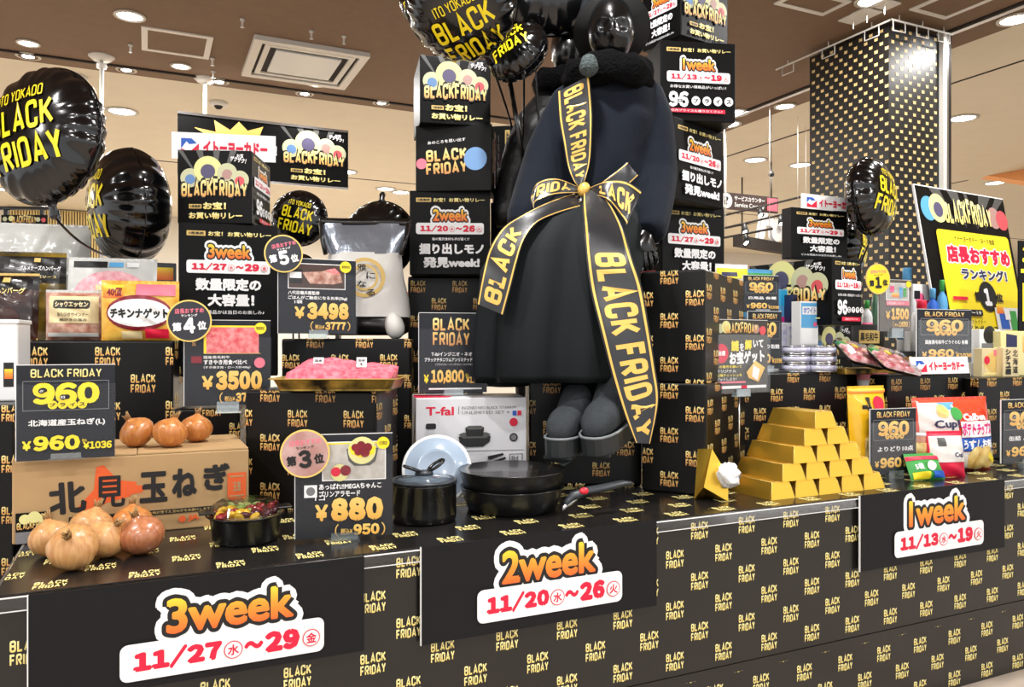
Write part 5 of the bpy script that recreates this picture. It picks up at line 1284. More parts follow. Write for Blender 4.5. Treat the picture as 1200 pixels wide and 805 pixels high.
# ------------------------------------------------------------------ generic packets
def pouch(name, label, cat, pxL, pxR, pyT, pyB, zc, rz, mat, draw, depth=.03, tilt=0., group=None, seal=None, zb=None, crumple=.002, narrow=0., seed=1):
    """pillow-shaped bag with crimped ends; its print follows the bulge"""
    c, W, H = place(pxL, pxR, pyT, pyB, zc, rz)
    if zb is not None: H += c.z - zb; c.z = zb
    t = thing(name, label, cat, c, rz, group, tilt)
    def surf(a, b_, d, s=-1):
        u, v = 2 * a / W - 1, 2 * b_ / H - 1; bul = max(0, 1 - abs(u) ** 2.6) ** .7 * max(0, 1 - abs(v) ** 3) ** .7
        w = crumple * (math.sin(a * 90 + seed * 3 + b_ * 40) * math.sin(b_ * 70 + seed) + .6 * math.sin(b_ * 140 + a * 60 + seed)) * (1 - abs(v) ** 6)
        xx = (a - W / 2) * (1 - narrow * (1 - v * v) * .12)
        return Vector((xx, s * (bul * depth + w * (.3 + bul)) - (d if s < 0 else -d), b_))
    b = MB(); n, m = 22, 26; V = []; F = []
    for s in (-1, 1):
        for j in range(m + 1):
            for i in range(n + 1): V.append(surf(W * i / n, H * j / m, .0004, s))
    o = (n + 1) * (m + 1)
    for j in range(m):
        for i in range(n): q_ = j * (n + 1) + i; F.append((q_, q_ + 1, q_ + n + 2, q_ + n + 1)); F.append((o + q_, o + q_ + n + 1, o + q_ + n + 2, o + q_ + 1))
    b.add(V, F, mat, smooth=True); p = Print(b, lambda a, b_, d: surf(a, b_, d), W, H, d0=.0026, step=.0008); p.sub = 14; draw(p); b.build('bag', t)
    for z in (0, 1):
        b = MB(); k = 24; hh = .008
        V = [Vector(((i / k - .5) * W, (.0016 if i % 2 else -.0016), z * H + (hh if z else -.0) * jj)) for jj in (0, 1) for i in range(k + 1)] if z else [Vector(((i / k - .5) * W, (.0016 if i % 2 else -.0016), hh * jj)) for jj in (0, 1) for i in range(k + 1)]
        V = V + [v + Vector((0, .0008, 0)) for v in V]; g_ = 2 * (k + 1)
        b.add(V, [(i, i + 1, k + 2 + i, k + 1 + i) for i in range(k)] + [(g_ + i, g_ + k + 1 + i, g_ + k + 2 + i, g_ + i + 1) for i in range(k)], seal or mat); b.build('seal', t)
    return t


def pack(name, label, cat, pxL, pxR, pyT, pyB, zc, rz, mat, draw=None, depth=.05, group=None, zb=None, tilt=0., bev=.002):
    c, W, H = place(pxL, pxR, pyT, pyB, zc, rz)
    if zb is not None: H += c.z - zb; c.z = zb
    t = thing(name, label, cat, c, rz, group, tilt); b = MB(); b.box(-W / 2, W / 2, 0, depth, 0, H, mat, bev)
    if draw: draw(Print(b, front(-W / 2, 0), W, H))
    b.build('carton_body', t); return t, W, H


def bottle(label, px, pyT, pyB, zc, rpx, mat, capm, lab=None, group='bottles and tubs on the right shelf', zb=None, cat='bottle', name='bottle'):
    c = P(px, pyB, zc); h = (pyB - pyT) / F_PX * zc; r = rpx / F_PX * zc
    if zb is not None: h += c.z - zb; c.z = zb
    t = thing(name, label, cat, c, group=group)
    b = MB(); b.lathe([(0, 0), (r * .95, 0), (r, .004), (r, h * .66), (r * .8, h * .76), (r * .38, h * .82), (r * .38, h * .85)], mat, 28); b.build('bottle_body', t)
    b = MB(); b.lathe([(r * .45, h * .84), (r * .45, h * .98), (r * .4, h), (0, h)], capm, 20); b.build('cap', t)
    if lab: b = MB(); b.lathe([(r * 1.01, h * .14), (r * 1.01, h * .56)], lab, 28); b.build('wrap_label', t)
    return t


txt = lambda s_, x0, y0, x1, y1, m, bold=.03: (lambda p: p.text(s_, x0, y0, x1, y1, m, bold))
def multi(*fs):
    def fn(p):
        for f in fs: f(p)
    return fn
rc = lambda x0, y0, x1, y1, m: (lambda p: p.rect(x0, y0, x1, y1, m))
dc = lambda x, y, r_, m: (lambda p: p.disc(x, y, r_, m))

# ------------------------------------------------------------------ food packs on the left box
TZ1 = c1.z + h1
m_brownp = M('brown_pouch', (70, 40, 30), rough=.25, c2=(24, 14, 12), nscale=16, coat=.4); m_olive = M('olive_gold_pouch', (150, 122, 40), rough=.25, c2=(40, 34, 18), nscale=9, coat=.4)
m_blackp = M('black_pouch', (18, 17, 16), rough=.3, coat=.3); m_clearw = M('hazy_plastic', (206, 208, 204), rough=.25, noise=.08, nscale=14, coat=.5)
m_saus = M('sausage_skins', (170, 108, 86), rough=.3, c2=(214, 178, 158), nscale=40, coat=.4); m_ham = M('ham_slices', (232, 152, 166), rough=.35, c2=(244, 196, 200), nscale=55, coat=.3); m_nug = M('nugget_print', (232, 170, 56), rough=.35, c2=(246, 206, 96), nscale=22)
m_beigep = M('cream_label', (226, 208, 160), rough=.5)
GP = 'food packs on the left box'
pouch('food_pouch', 'olive and black food pouch under the hazy plastic bag', 'food pack', -14, 76, 297, 399, 2.70, D_(-12), m_olive, multi(rc(0, 3, 100, 34, m_blackp), txt('グルメチーズハンバーグ', 42, 14, 94, 20, m_white), txt('デミグラスソース', 40, 25, 90, 29, m_goldpale, .01), rc(60, 5, 68, 10, m_tan)), zb=TZ1, group=GP, tilt=R_(-4))
pouch('food_pouch', 'brown hamburg steak pouch at the left picture edge', 'food pack', -40, 44, 322, 399, 2.56, D_(-14), m_brownp, multi(rc(0, 2, 100, 22, m_blackp), rc(52, 4, 62, 12, m_tan), txt('ハンバーグ', 44, 20, 84, 30, m_goldpale), dc(62, 66, 16, M('dark_sauce_print', (58, 26, 20), rough=.3))), zb=TZ1, group=GP, seal=m_tan, tilt=R_(-5))
pouch('plastic_bag', 'hazy clear plastic bag with a small oval label behind the pouches', 'plastic bag', -20, 103, 262, 345, 2.86, D_(-10), m_clearw, multi(dc(46, 36, 14, m_whitep), txt('ブラックフライデー', 34, 34, 60, 40, m_orange, .02)), zb=TZ1, depth=.045, crumple=.008, tilt=R_(-6))
pouch('ham_pack', 'wide clear pack of pink ham slices with black zigzag top', 'food pack', 77, 182, 303, 352, 2.66, D_(-10), m_clearw, multi(rc(6, 2, 44, 10, m_black), rc(46, 3, 62, 9, m_sky), rc(66, 3, 80, 9, m_whitep), lambda p: p.poly([(50 + 44 * math.cos(-a), 48 + 34 * math.sin(-a)) for a in [2 * PI * k / 24 for k in range(24)]], m_ham), rc(32, 32, 68, 58, m_beigep), txt('ロースハム', 35, 38, 66, 52, m_black)), depth=.014, zb=TZ1 + .0, group=GP, tilt=R_(-8), seed=3)
pouch('sausage_pack', 'bag of wiener sausages with cream label', 'food pack', 54, 121, 343, 396, 2.5, D_(-10), m_saus, multi(rc(8, 8, 94, 64, m_beigep), lambda p: p.rrect(16, 16, 80, 34, m_black, .3), txt('シャウエッセン', 19, 19, 77, 31, m_beigep, .045), txt('あらびきウインナー', 24, 42, 78, 50, m_black, .01), txt('絹びきの旨み', 28, 54, 76, 60, m_black, .02), rc(6, 84, 94, 92, m_clearw)), depth=.03, zb=TZ1, group=GP, seal=m_clearw, seed=5)
pouch('nugget_pack', 'yellow bag of chicken nuggets with a dark red oval title', 'food pack', 119, 210, 332, 396, 2.5, D_(-11), m_nug, multi(rc(3, 4, 30, 26, m_orange), txt('40個', 8, 8, 28, 24, m_cherry, .04), rc(46, 2, 96, 22, m_pinkt), lambda p: p.poly([(50 + 42 * math.cos(-a), 52 + 31 * math.sin(-a)) for a in [2 * PI * k / 28 for k in range(28)]], m_cherry), lambda p: p.poly([(50 + 40 * math.cos(-a), 52 + 24 * math.sin(-a)) for a in [2 * PI * k / 28 for k in range(28)]], m_white), txt('チキンナゲット', 13, 44, 88, 62, m_black, .06), rc(28, 84, 54, 97, m_beigep), rc(58, 80, 88, 96, m_red)), depth=.03, zb=TZ1, group=GP, seed=8)
pack('food_tray', 'black food pack with red tag between ham pack and left tower', 'food pack', 178, 206, 308, 350, 2.74, D_(-8), m_blackp, multi(rc(8, 52, 64, 76, m_white), txt('国産', 14, 56, 56, 72, m_red, .03), rc(6, 6, 90, 22, m_orange)), depth=.03, zb=TZ1, group=GP)
t, W, H = pack('white_tub', 'white square tub with a dark label at the left picture edge', 'tub', -40, 21, 374, 470, 2.14, D_(-8), m_whitep, multi(rc(72, 52, 92, 82, m_black), rc(74, 60, 90, 72, m_orange)), depth=.12, bev=.006, zb=AY(0, 476, 0).z if False else None)
bx = [o for o in COL.objects if o.name.startswith('wrapped_box') and o.location.x < -.3]
if bx:
    zt_ = max(v.co.z for v in bx[0].data.vertices) + bx[0].location.z; t.location.z = zt_
    MB().box(-W / 2 - .003, W / 2 + .003, -.003, .123, (CAM_H + (404 - 374) / F_PX * 2.14) - zt_ - .012, (CAM_H + (404 - 374) / F_PX * 2.14) - zt_, m_whitep, .003).build('tub_lid', t)
# wire rack sign behind
c, W, H = place(2, 56, 252, 264, 4.0, D_(-25)); t = thing('rack_sign', 'black tubular rack with a small BLACK FRIDAY header behind the food packs', 'sign', (c.x, c.y, 0), D_(-25)); zs = c.z
b = MB(); b.tube([(-W, 0, zs + H + .035), (W / 2 + .02, 0, zs + H + .035), (W / 2 + .05, 0, zs + H + .02), (W / 2 + .058, 0, zs + H - .02), (W / 2 + .058, 0, 0)], .01, m_pano, 8); b.tube([(-W, 0, zs + H + .035), (-W, 0, 0)], .01, m_pano, 8); b.build('tube_frame', t)
b = MB(); b.box(-W / 2, W / 2, -.004, .0, zs, zs + H, m_poster); p = Print(b, front(-W / 2, zs, -.004), W, H); p.disc(8, 40, 5, m_discb); p.disc(22, 35, 6, m_disc); p.disc(80, 45, 5, m_discb); p.disc(92, 50, 5, m_dot4); p.din('BLACKFRIDAY', 24, 18, 76, 80, m_gold, arch=.3); b.build('header_card', t)
for x in (-W * .4, W * .38): MB().box(x - .01, x + .01, -.006, .006, zs + H, zs + H + .035, m_pano).build('clip', t)

# ------------------------------------------------------------------ rice bag
TZ4 = c4.z + h4; q = P(428, 396, 2.72); t = thing('rice_bag', 'tall rice bag, silver top and white wrapper with a gold ring, behind the 3498 card', 'rice bag', (q.x, q.y, TZ4), D_(-22))
zc_ = 2.72; k_ = zc_ / F_PX; base_py = 404 + (CAM_H - TZ4) / k_
m_silver = M('silver_film', (150, 158, 170), rough=.22, metal=.55, bump=.5, bscale=16, coat=.3); m_ricew = M('white_rice_wrapper', (230, 228, 222), rough=.4, bump=.2, bscale=20)
def bagring(py, half, d, off=0., n=40, sq=2.6):
    z = (base_py - py) * k_; return [Vector((off + half * k_ * math.copysign(abs(math.cos(a)) ** (2 / sq), math.cos(a)), d * math.copysign(abs(math.sin(a)) ** (2 / sq), math.sin(a)) + .004 * math.sin(a * 5 + py), z)) for a in [2 * PI * j / n for j in range(n)]]
BR = [(393, 44, .05), (388, 52, .075), (372, 52, .085), (350, 50, .08), (325, 44, .07), (305, 42, .055), (297, 41, .045)]
b = MB(); b.loft([bagring(*r_, off=.0) for r_ in BR[:3]], m_blackp); b.build('black_bottom', t)
b = MB(); b.loft([bagring(r_[0], r_[1] + 1.0, r_[2] + .002) for r_ in BR[1:]][1:], m_ricew, cap=False)
fnw = lambda a, b_, d: Vector((a - .5 * .25, -(.082 * max(0, 1 - abs((a - .125) / .158) ** 2.6) ** .55) - .004 - d, b_ + (base_py - 362) * k_))
p = Print(b, fnw, .25, .19, step=.0006)
for r0, r1 in ((27, 22), (18, 15)):
    ring = [2 * PI * j / 40 for j in range(40)]
    for j in range(40):
        a0, a1 = ring[j], ring[(j + 1) % 40]; P4 = [(54 + rr_ * math.cos(-aa), 46 + rr_ * 1.3 * math.sin(-aa)) for rr_, aa in ((r0, a0), (r1, a0), (r1, a1), (r0, a1))]; p.poly(P4, m_tan); p.d -= p.step
    p.d += p.step
for k, ch in enumerate('雅になる'): p.text(ch, 44 + (k % 2) * 12, 22 + k * 15, 56 + (k % 2) * 12, 34 + k * 15, m_black, .02)
b.build('white_wrapper', t)
b = MB(); b.loft([bagring(299, 42, .046), bagring(285, 47, .035), bagring(270, 50, .018), bagring(262, 51, .008)], m_silver, cap=False); b.build('silver_top', t)
b = MB(); b.loft([bagring(264, 52, .010), bagring(256, 54, .006)], m_blackp); b.build('folded_edge', t)
for s_ in (-1, 1):
    b = MB(); b.tube([Vector((s_ * 51 * k_, -.01, (base_py - 262) * k_)), Vector((s_ * 47 * k_, -.036, (base_py - 285) * k_)), Vector((s_ * 43 * k_, -.045, (base_py - 300) * k_))], .008, m_blackp, 8); b.build('side_seam', t)
b = MB(); b.lathe([(.034 * math.sin(PI * i / 14) * (1 - .25 * i / 14) * 1.25, .048 - .048 * math.cos(PI * i / 14)) for i in range(15)], m_ricew, 24, c=(.118, -.06, 0), mx=Matrix.Rotation(-.25, 4, 'Y'), sx=.9); b.build('white_bag_corner', t)

# ------------------------------------------------------------------ strips and hanging banner at the left
def strip(label, pxL, pxR, pyT, pyB, zc, rz, roll=0., tilt=0.):
    c, W, H = place(pxL, pxR, pyT, pyB, zc, rz); t = thing('store_name_strip', label, 'sign', c, rz, 'white store name strips', tilt); t.rotation_euler = (tilt, roll, rz)
    b = MB(); b.box(-W / 2, W / 2, 0, .003, 0, H, m_white); store_strip(Print(b, front(-W / 2, 0), W, H)); b.build('strip_card', t); return t
strip('white store name strip behind the cube on the left tower', 201, 323, 157, 188, 3.0, D_(-15))
strip('white store name strip above the third week sign in front of the balloon', 939, 1006, 230, 247, 3.18, 0)
m_pole = M('grey_white_pole', (176, 172, 162), rough=.4)
t = thing('hanging_banner', 'black banner with golden burst and BLACK FRIDAY arch on white poles behind the left tower', 'banner', (0, 0, 0)); c, W, H = place(208, 408, 145, 212, 5.7, 0); t.location = c
b = MB(); b.box(-W / 2, W / 2, 0, .01, 0, H, m_poster); b.box(-W / 2, W / 2, -.006, .014, H, H + .018, m_steel); b.box(-W / 2, W / 2, -.006, .014, -.014, 0, m_steel); p = Print(b, front(-W / 2, 0), W, H)
p.poly([(8, 42), (18, 34), (9, 20), (21, 24), (20, 4), (29, 18), (34, 2), (39, 16), (48, 6), (46, 22), (54, 22), (48, 34), (50, 46)], m_amber); p.text('一気に大放出します！', 14, 36, 56, 56, m_white, .05)
q_ = Print(b, front(W * .075, 0), W * .425, H); q_.d = .001; design_cube(q_); b.build('banner_sheet', t)
for px in (240,):
    q3 = AY(px, 130, c.y + .05) - c; z1 = CZ - c.z; b = MB(); b.tube([(q3.x, .06, -.3), (q3.x, .06, z1)], .012, m_pole, 12); b.lathe([(.05, z1 - .03), (.075, z1 - .005), (.075, z1)], m_wpaint, 24, c=(q3.x, .06, 0)); b.build('pole', t)
b = MB(); a = AZ(119, 66, CZ); b.tube([(0, 0, .0), (0, 0, CZ)], .012, m_pole, 12); b.lathe([(.03, CZ - .08), (.03, CZ - .05)], m_wpaint, 16); b.lathe([(.05, CZ - .03), (.08, CZ - .005), (.08, CZ)], m_wpaint, 24); tag(b.build('white_pole', loc=(a.x, a.y, 0)), 'white floor to ceiling pole between the two left balloons', 'pole')

# ------------------------------------------------------------------ gold bars (tissue boxes) in a pyramid
m_goldbar = M('gold_foil_carton', (255, 206, 78), rough=.32, metal=.9); m_goldedge = M('gold_carton_edge', (236, 206, 120), rough=.35, metal=.5)
q = AZ(903, 586.5, TABLE_Z); gx, gy = q.x, q.y; BW, BH, BL, TW = .0935, .049, .2, .066
def bar_mb():
    b = MB(); dx_ = (BW - TW) / 2; dy_ = .012
    lo = [(0, 0, 0), (BW, 0, 0), (BW, BL, 0), (0, BL, 0)]; hi = [(dx_, dy_, BH), (BW - dx_, dy_, BH), (BW - dx_, BL - dy_, BH), (dx_, BL - dy_, BH)]
    b.add(lo + hi, [(0, 3, 2, 1), (4, 5, 6, 7), (0, 1, 5, 4), (1, 2, 6, 5), (2, 3, 7, 6), (3, 0, 4, 7)], m_goldbar)
    L8 = [Vector(v) for v in lo + hi]
    for i, j in ((0, 4), (1, 5), (4, 5), (4, 7), (5, 6)): b.tube([L8[i], L8[j]], .0008, m_goldedge, 5)
    return b
proto = None
pos_n = ['leftmost', 'second from left', 'middle', 'second from right', 'rightmost']
rows_n = ['bottom row', 'second row from the bottom', 'third row', 'fourth row', 'top']
for r_ in range(5):
    for k in range(5 - r_):
        n_ = 5 - r_
        where = {5: pos_n, 4: ['leftmost', 'second from left', 'third from left', 'rightmost'], 3: ['left', 'middle', 'right'], 2: ['left', 'right'], 1: ['single']}[n_][k]
        if proto is None: o = bar_mb().build('gold_bar_box'); proto = o
        else: o = proto.copy(); COL.objects.link(o)
        o.location = (gx + BW * 1.005 * (k + r_ / 2) + .002, gy + .004 * r_, TABLE_Z + BH * 1.006 * r_); tag(o, ('topmost gold bar box of the pyramid' if n_ == 1 else '%s gold bar box in the %s of the pyramid' % (where, rows_n[r_])), 'gold bar box', 'gold bar boxes stacked in a pyramid')
# opened one with a tissue
q = AZ(843, 588, TABLE_Z); t = thing('opened_gold_box', 'opened gold box standing on end with white tissue coming out', 'tissue box', (q.x, q.y + .02, TABLE_Z), D_(12))
b = MB(); A = [(-.045, 0, 0), (.018, -.02, 0), (.03, .05, 0), (-.03, .06, 0)]; B_ = [(-.062, .0, .05), (-.012, .01, .11), (.01, .055, .1), (-.05, .06, .08)]; T_ = [(-.03, .01, .155)]
b.add([(-.055, -.005, .045), (.022, -.03, 0), (.036, -.02, .07), (-.012, .0, .15), (-.03, .05, .0), (.03, .05, 0), (.03, .05, .07), (-.015, .05, .145)], [(0, 1, 2, 3), (4, 7, 6, 5), (0, 4, 5, 1), (1, 5, 6, 2), (2, 6, 7, 3), (3, 7, 4, 0)], m_goldbar); b.build('carton_body', t)
b = MB(); rr = random.Random(5); b.lathe([(.034 * math.sin(PI * i / 12), -.03 * math.cos(PI * i / 12)) for i in range(13)], m_white, 30, c=(.022, -.03, .075), mx=Matrix.Rotation(PI / 2.5, 4, 'Y'))
vs = b.v; b.v = [(x + .004 * math.sin(x * 300 + z * 150), y + .005 * math.sin(z * 260 + x * 90), z + .006 * math.sin(x * 210 + y * 170)) for x, y, z in vs]; b.build('tissue', t)

# ------------------------------------------------------------------ right part: boxes
_, ca, wa, ha = wrapped_box('black wrapped box behind the gold bars carrying the tins', 868, 993, 437, 2.86, 0, .16, ph=(.06, .045))
_, cb, wb, hb_ = wrapped_box('black wrapped box behind the potato chips with the store strip on top', 1040, 1138, 438, 3.0, 0, .35, ph=(.02, .01))
_, cc, wc, hc_ = wrapped_box('black wrapped box at the right picture edge carrying soup packs', 1147, 1260, 442, 3.15, 0, .3, ph=(.05, .02))
_, ce, we, he = wrapped_box('low black wrapped box in the gap behind the yellow snack bag', 1003, 1029, 474, 3.12, 0, .1, ph=(.02, .06))
ZA, ZB_, ZC_ = ca.z + ha, cb.z + hb_, cc.z + hc_
c, W, H = place(700, 1300, 392, 404, 3.62, 0)
t = thing('back_shelf', 'added black shelf unit darkening the gaps behind the display, carrying posters and goods', 'shelf', (2.2, 1.16, TABLE_Z)); MB().box(-.25, 1.4, 0, .02, 0, .42, m_posterb).build('back_panel', t); MB().box(.05, 1.4, -.48, .5, .40, .42, m_posterb).build('shelf_board', t)  # added unit; its black panel keeps the gaps between the goods dark

# price cards, right
GC = 'charcoal price cards'
card('price_card', 'price card with gold 960 in front of the chips bag and yellow snack', 1020, 1073.5, 479, 555, 2.62, D_(-6), p960(m_amber, 'よりどり10点'), stand=TABLE_Z, group=GC)
card('price_card', 'price card with gold 960 above the store strip, right of the raw meat tray', 1074.5, 1138.5, 363, 425, 3.0, D_(-3), p960(m_amber, '国産黒毛和牛どうぐらむ 各種'), stand=ZB_, group=GC)
card('price_card', 'price card with gold 960 cut by the right picture edge', 1173.5, 1228, 468, 541, 2.85, D_(-3), p960(m_amber, '缶詰 よりどり'), stand=TABLE_Z, group=GC)
card('price_card', 'upper price card with 960 on a stem between detergent bags and toothpaste', 871, 912.5, 323, 366, 2.96, D_(-10), p960(m_amber, '日用品 各種'), stand=ZA, group=GC)
card('price_card', 'lower price card with 960 half hidden by the treasure quiz sign', 876.5, 916, 365, 432, 2.90, D_(-10), p960(m_amber, 'よりどり缶詰'), stand=ZA, group=GC)
card('price_card', 'brown price card reading 1500 with a first place badge', 1029.5, 1068, 328, 388, 3.3, D_(-6), p1500, mat=M('brown_card', (96, 84, 74), rough=.45), stand=CAM_H + (404 - 396) / F_PX * 3.3, group=GC, badge=(-8, 0, 36, rank('1', m_black, m_yellow, .05)))


def quiz(p):
    p.disc(14, 12, 6, m_discb); p.disc(24, 10, 8, m_disc); p.disc(78, 12, 6, m_dot3); p.disc(90, 14, 6, m_dot4); p.din('BLACKFRIDAY', 22, 6, 80, 18, m_gold, arch=.3)
    p.disc(15, 46, 12.5, m_red); p.text('抽選', 8, 42, 22, 49, m_white, .04); p.text('謎', 32, 28, 46, 43, m_yellow, .05); p.text('を', 47, 32, 55, 43, m_white, .03); p.text('解', 56, 27, 69, 41, m_yellow, .05); p.text('いて', 71, 27, 90, 38, m_white, .05); p.text('お宝ゲット', 28, 42, 92, 60, m_white, .06, rot=.06)
    for y, s_, m in ((62, 'この暗号を解いて', m_yellow), (68, 'オリジナル', m_white), (73.5, '金塊ティッシュを', m_yellow), (79, 'ゲットしよう！', m_white)): p.text(s_, 5, y, 40 if m is m_white else 50, y + 4, m, .02)
    p.poly([(58, 72), (74, 56), (92, 66), (80, 86), (62, 80)], m_amber); p.poly([(70, 62), (82, 68), (78, 84), (68, 78)], m_white); p.rect(6, 84, 56, 86.5, m_pinkt); p.rect(6, 90, 94, 94, m_white); p.rect(6, 90, 14, 94, m_red); p.rect(48, 90, 58, 94, m_red)


card('quiz_sign', 'dark brown treasure quiz sign on a thin stem left of the gold bars', 834.5, 899.5, 375, 460, 2.505, D_(5), quiz, mat=M('brown_sign', (60, 56, 46), rough=.4), cat='sign', stand=TABLE_Z)
strip('white store name strip leaning on the box above the potato chips', 1068.5, 1136, 418, 438, 2.93, 0, tilt=R_(-8))

# campaign boxes, right
promo_box('campaign cube right of the detergent, turned so its price side faces front', 975, 1010, 303, 381, 2.98, D_(6), (design_price_face, None, design_cube), depth=.40)
promo_box('campaign box under the turned cube, behind the tins', 952, 998, 381, 437, 3.2, D_(6), (design_cube, None, None), depth=.12)
promo_box('third week sign box on the right, before the hanging balloon', 928, 993, 245, 304, 3.16, D_(-3), (dw3, None, None), depth=.06)

# ranking poster, leaning back
def ranking(p):
    for x0, x1, x2 in ((14, 26, 40), (34, 46, 50), (52, 56, 62), (70, 84, 62), (90, 100, 70)): p.poly([(x0, 0), (x2, 24), (x1, 0)], m_ray); p.d -= p.step
    p.d += p.step
    p.disc(11, 14, 8, m_sky); p.disc(21, 13, 9.5, m_disc); p.disc(21, 14, 5, m_dot2); p.disc(84, 14.5, 7.5, m_dot3); p.disc(93, 15.5, 7, m_dot4); p.din('BLACKFRIDAY', 27, 9, 80, 22, m_goldpale, arch=.4, hw=.1)
    p.rrect(14, 27, 96, 101, m_yellow, .04); p.text('イトーヨーカドー・ヨーク全店', 32, 30, 78, 33.5, m_black, .02); p.text('店長おすすめ', 21, 36.5, 93, 48, m_white, .14, ref=.06); p.text('店長おすすめ', 21, 36.5, 93, 48, m_red, .06); p.text('ランキング！', 33, 51, 85, 58.5, m_white, .12, ref=.05); p.text('ランキング！', 33, 51, 85, 58.5, m_navy, .05)
    p.disc(58, 69, 10, m_black); p.text('1', 53.5, 63.5, 61.5, 75, m_white, .07); p.text('第', 43, 66, 50, 72.5, m_black, .05); p.text('位', 67, 66.5, 75, 72.5, m_black, .05); p.text('ブラックフライデー', 20, 84, 50, 87, m_black, .01); p.text('びっくりボックス', 20, 88, 62, 93.5, m_black, .03); p.rrect(18, 78, 48, 82, m_black, .3); p.text('11/13〜19', 20, 79, 46, 81, m_white, .02); p.rect(18, 70, 34, 72, m_red)
    p.rect(62, 76, 96, 98, m_whitep); p.rect(64, 74, 72, 80, m_orange); p.rect(66, 80, 76, 90, m_blue); p.rect(78, 78, 86, 94, m_green); p.rect(87, 82, 94, 94, m_sky); p.rect(70, 91, 84, 96, m_orange); p.rect(72, 77, 78, 84, m_white)
m_navy = M('navy_print', (36, 40, 80), rough=.5)
c, W, H = place(1070, 1172, 222, 396, 3.9, D_(5)); c2_ = P(1140, 396, 3.9)
t = thing('ranking_poster', 'large black and yellow ranking poster leaning back at the right', 'poster', c, D_(5), None, R_(-10)); H *= 1.02; W = abs(place(1072, 1174, 222, 300, 3.9, D_(5))[1]) * 1.0; t.location = P(1158, 404, 3.72)
b = MB(); b.box(-W / 2, W / 2, 0, .008, 0, H, m_poster); b.box(-W / 2 - .006, -W / 2, -.001, .009, 0, H, m_white); b.box(-W / 2 - .006, W / 2, -.001, .009, H, H + .005, m_white); ranking(Print(b, front(-W / 2, 0), W, H, step=.0005)); b.build('foam_board', t)
c, W, H = place(1194, 1290, 285, 400, 3.5, D_(-5)); t = thing('offer_panel', 'black offer panel with yellow figures cut by the right picture edge', 'sign', c, D_(-5)); b = MB(); b.box(-W / 2, W / 2, 0, .006, 0, H, m_poster); p = Print(b, front(-W / 2, 0), W, H); p.text('35%', 4, 6, 60, 22, m_yellow, .06); p.rect(2, 28, 98, 32, m_yellow); p.rect(4, 42, 96, 80, m_yellow); b.build('panel', t)

# raw meat trays, right
m_lamb = M('marbled_raw_meat', (206, 64, 82), rough=.35, c2=(240, 186, 190), nscale=34, coat=.4)
for k, (p0, p1, lb) in enumerate((((986, 408), (1024, 422), 'left raw meat tray with lemon garnish tilted toward the aisle'), ((1022, 414), (1066, 432), 'right raw meat tray with lemon garnish beside the store strip'))):
    q = P((p0[0] + p1[0]) / 2, (p0[1] + p1[1]) / 2 + 4, 2.92 - .04 * k); t = thing('meat_tray', lb, 'meat tray', q, D_(0), 'raw meat trays on the right'); t.rotation_euler = (R_(32), R_(12), D_(-8)); W, D = .17, .15
    b = MB(); b.loft([rr_ring(W * .86, D * .86, 0), rr_ring(W, D, .014), rr_ring(W * .97, D * .97, .0145), rr_ring(W * .84, D * .84, .003)], m_blackp, smooth=False); b.build('tray', t)
    for j in range(9):
        b = MB(); x, y = -.045 + (j % 3) * .045, -.04 + (j // 3) * .04; b.lathe([(0, 0), (.024, .002), (.026, .010), (.018, .018), (0, .02)], m_lamb, 12, c=(x, y, .004), sx=1.1, sy=.8); b.build('meat_slice', t)
    b = MB(); b.lathe([(0, 0), (.014, 0), (.014, .006), (0, .007)], m_yellow, 14, c=(.0, .045, .02)); b.build('lemon_slice', t); b = MB(); b.lathe([(0, 0), (.022, .004), (.012, .012), (0, .014)], m_green, 9, c=(-.05, .05, .012), sx=1.2); b.build('green_leaf', t)
    b = MB(); b.loft([rr_ring(W * 1.0, D * 1.0, .0155), rr_ring(W * .94, D * .94, .03), rr_ring(W * .6, D * .6, .034)], m_clear, smooth=False); b.build('clear_film', t)
t = thing('gold_tray', 'empty gold foil tray under the tilted raw meat trays', 'tray', P(1022, 437, 3.0), D_(-4)); t.location.z = ZB_ + .0; MB().box(-.16, .09, -.03, .10, -.0, .022, m_goldt, .003).build('tray', t)

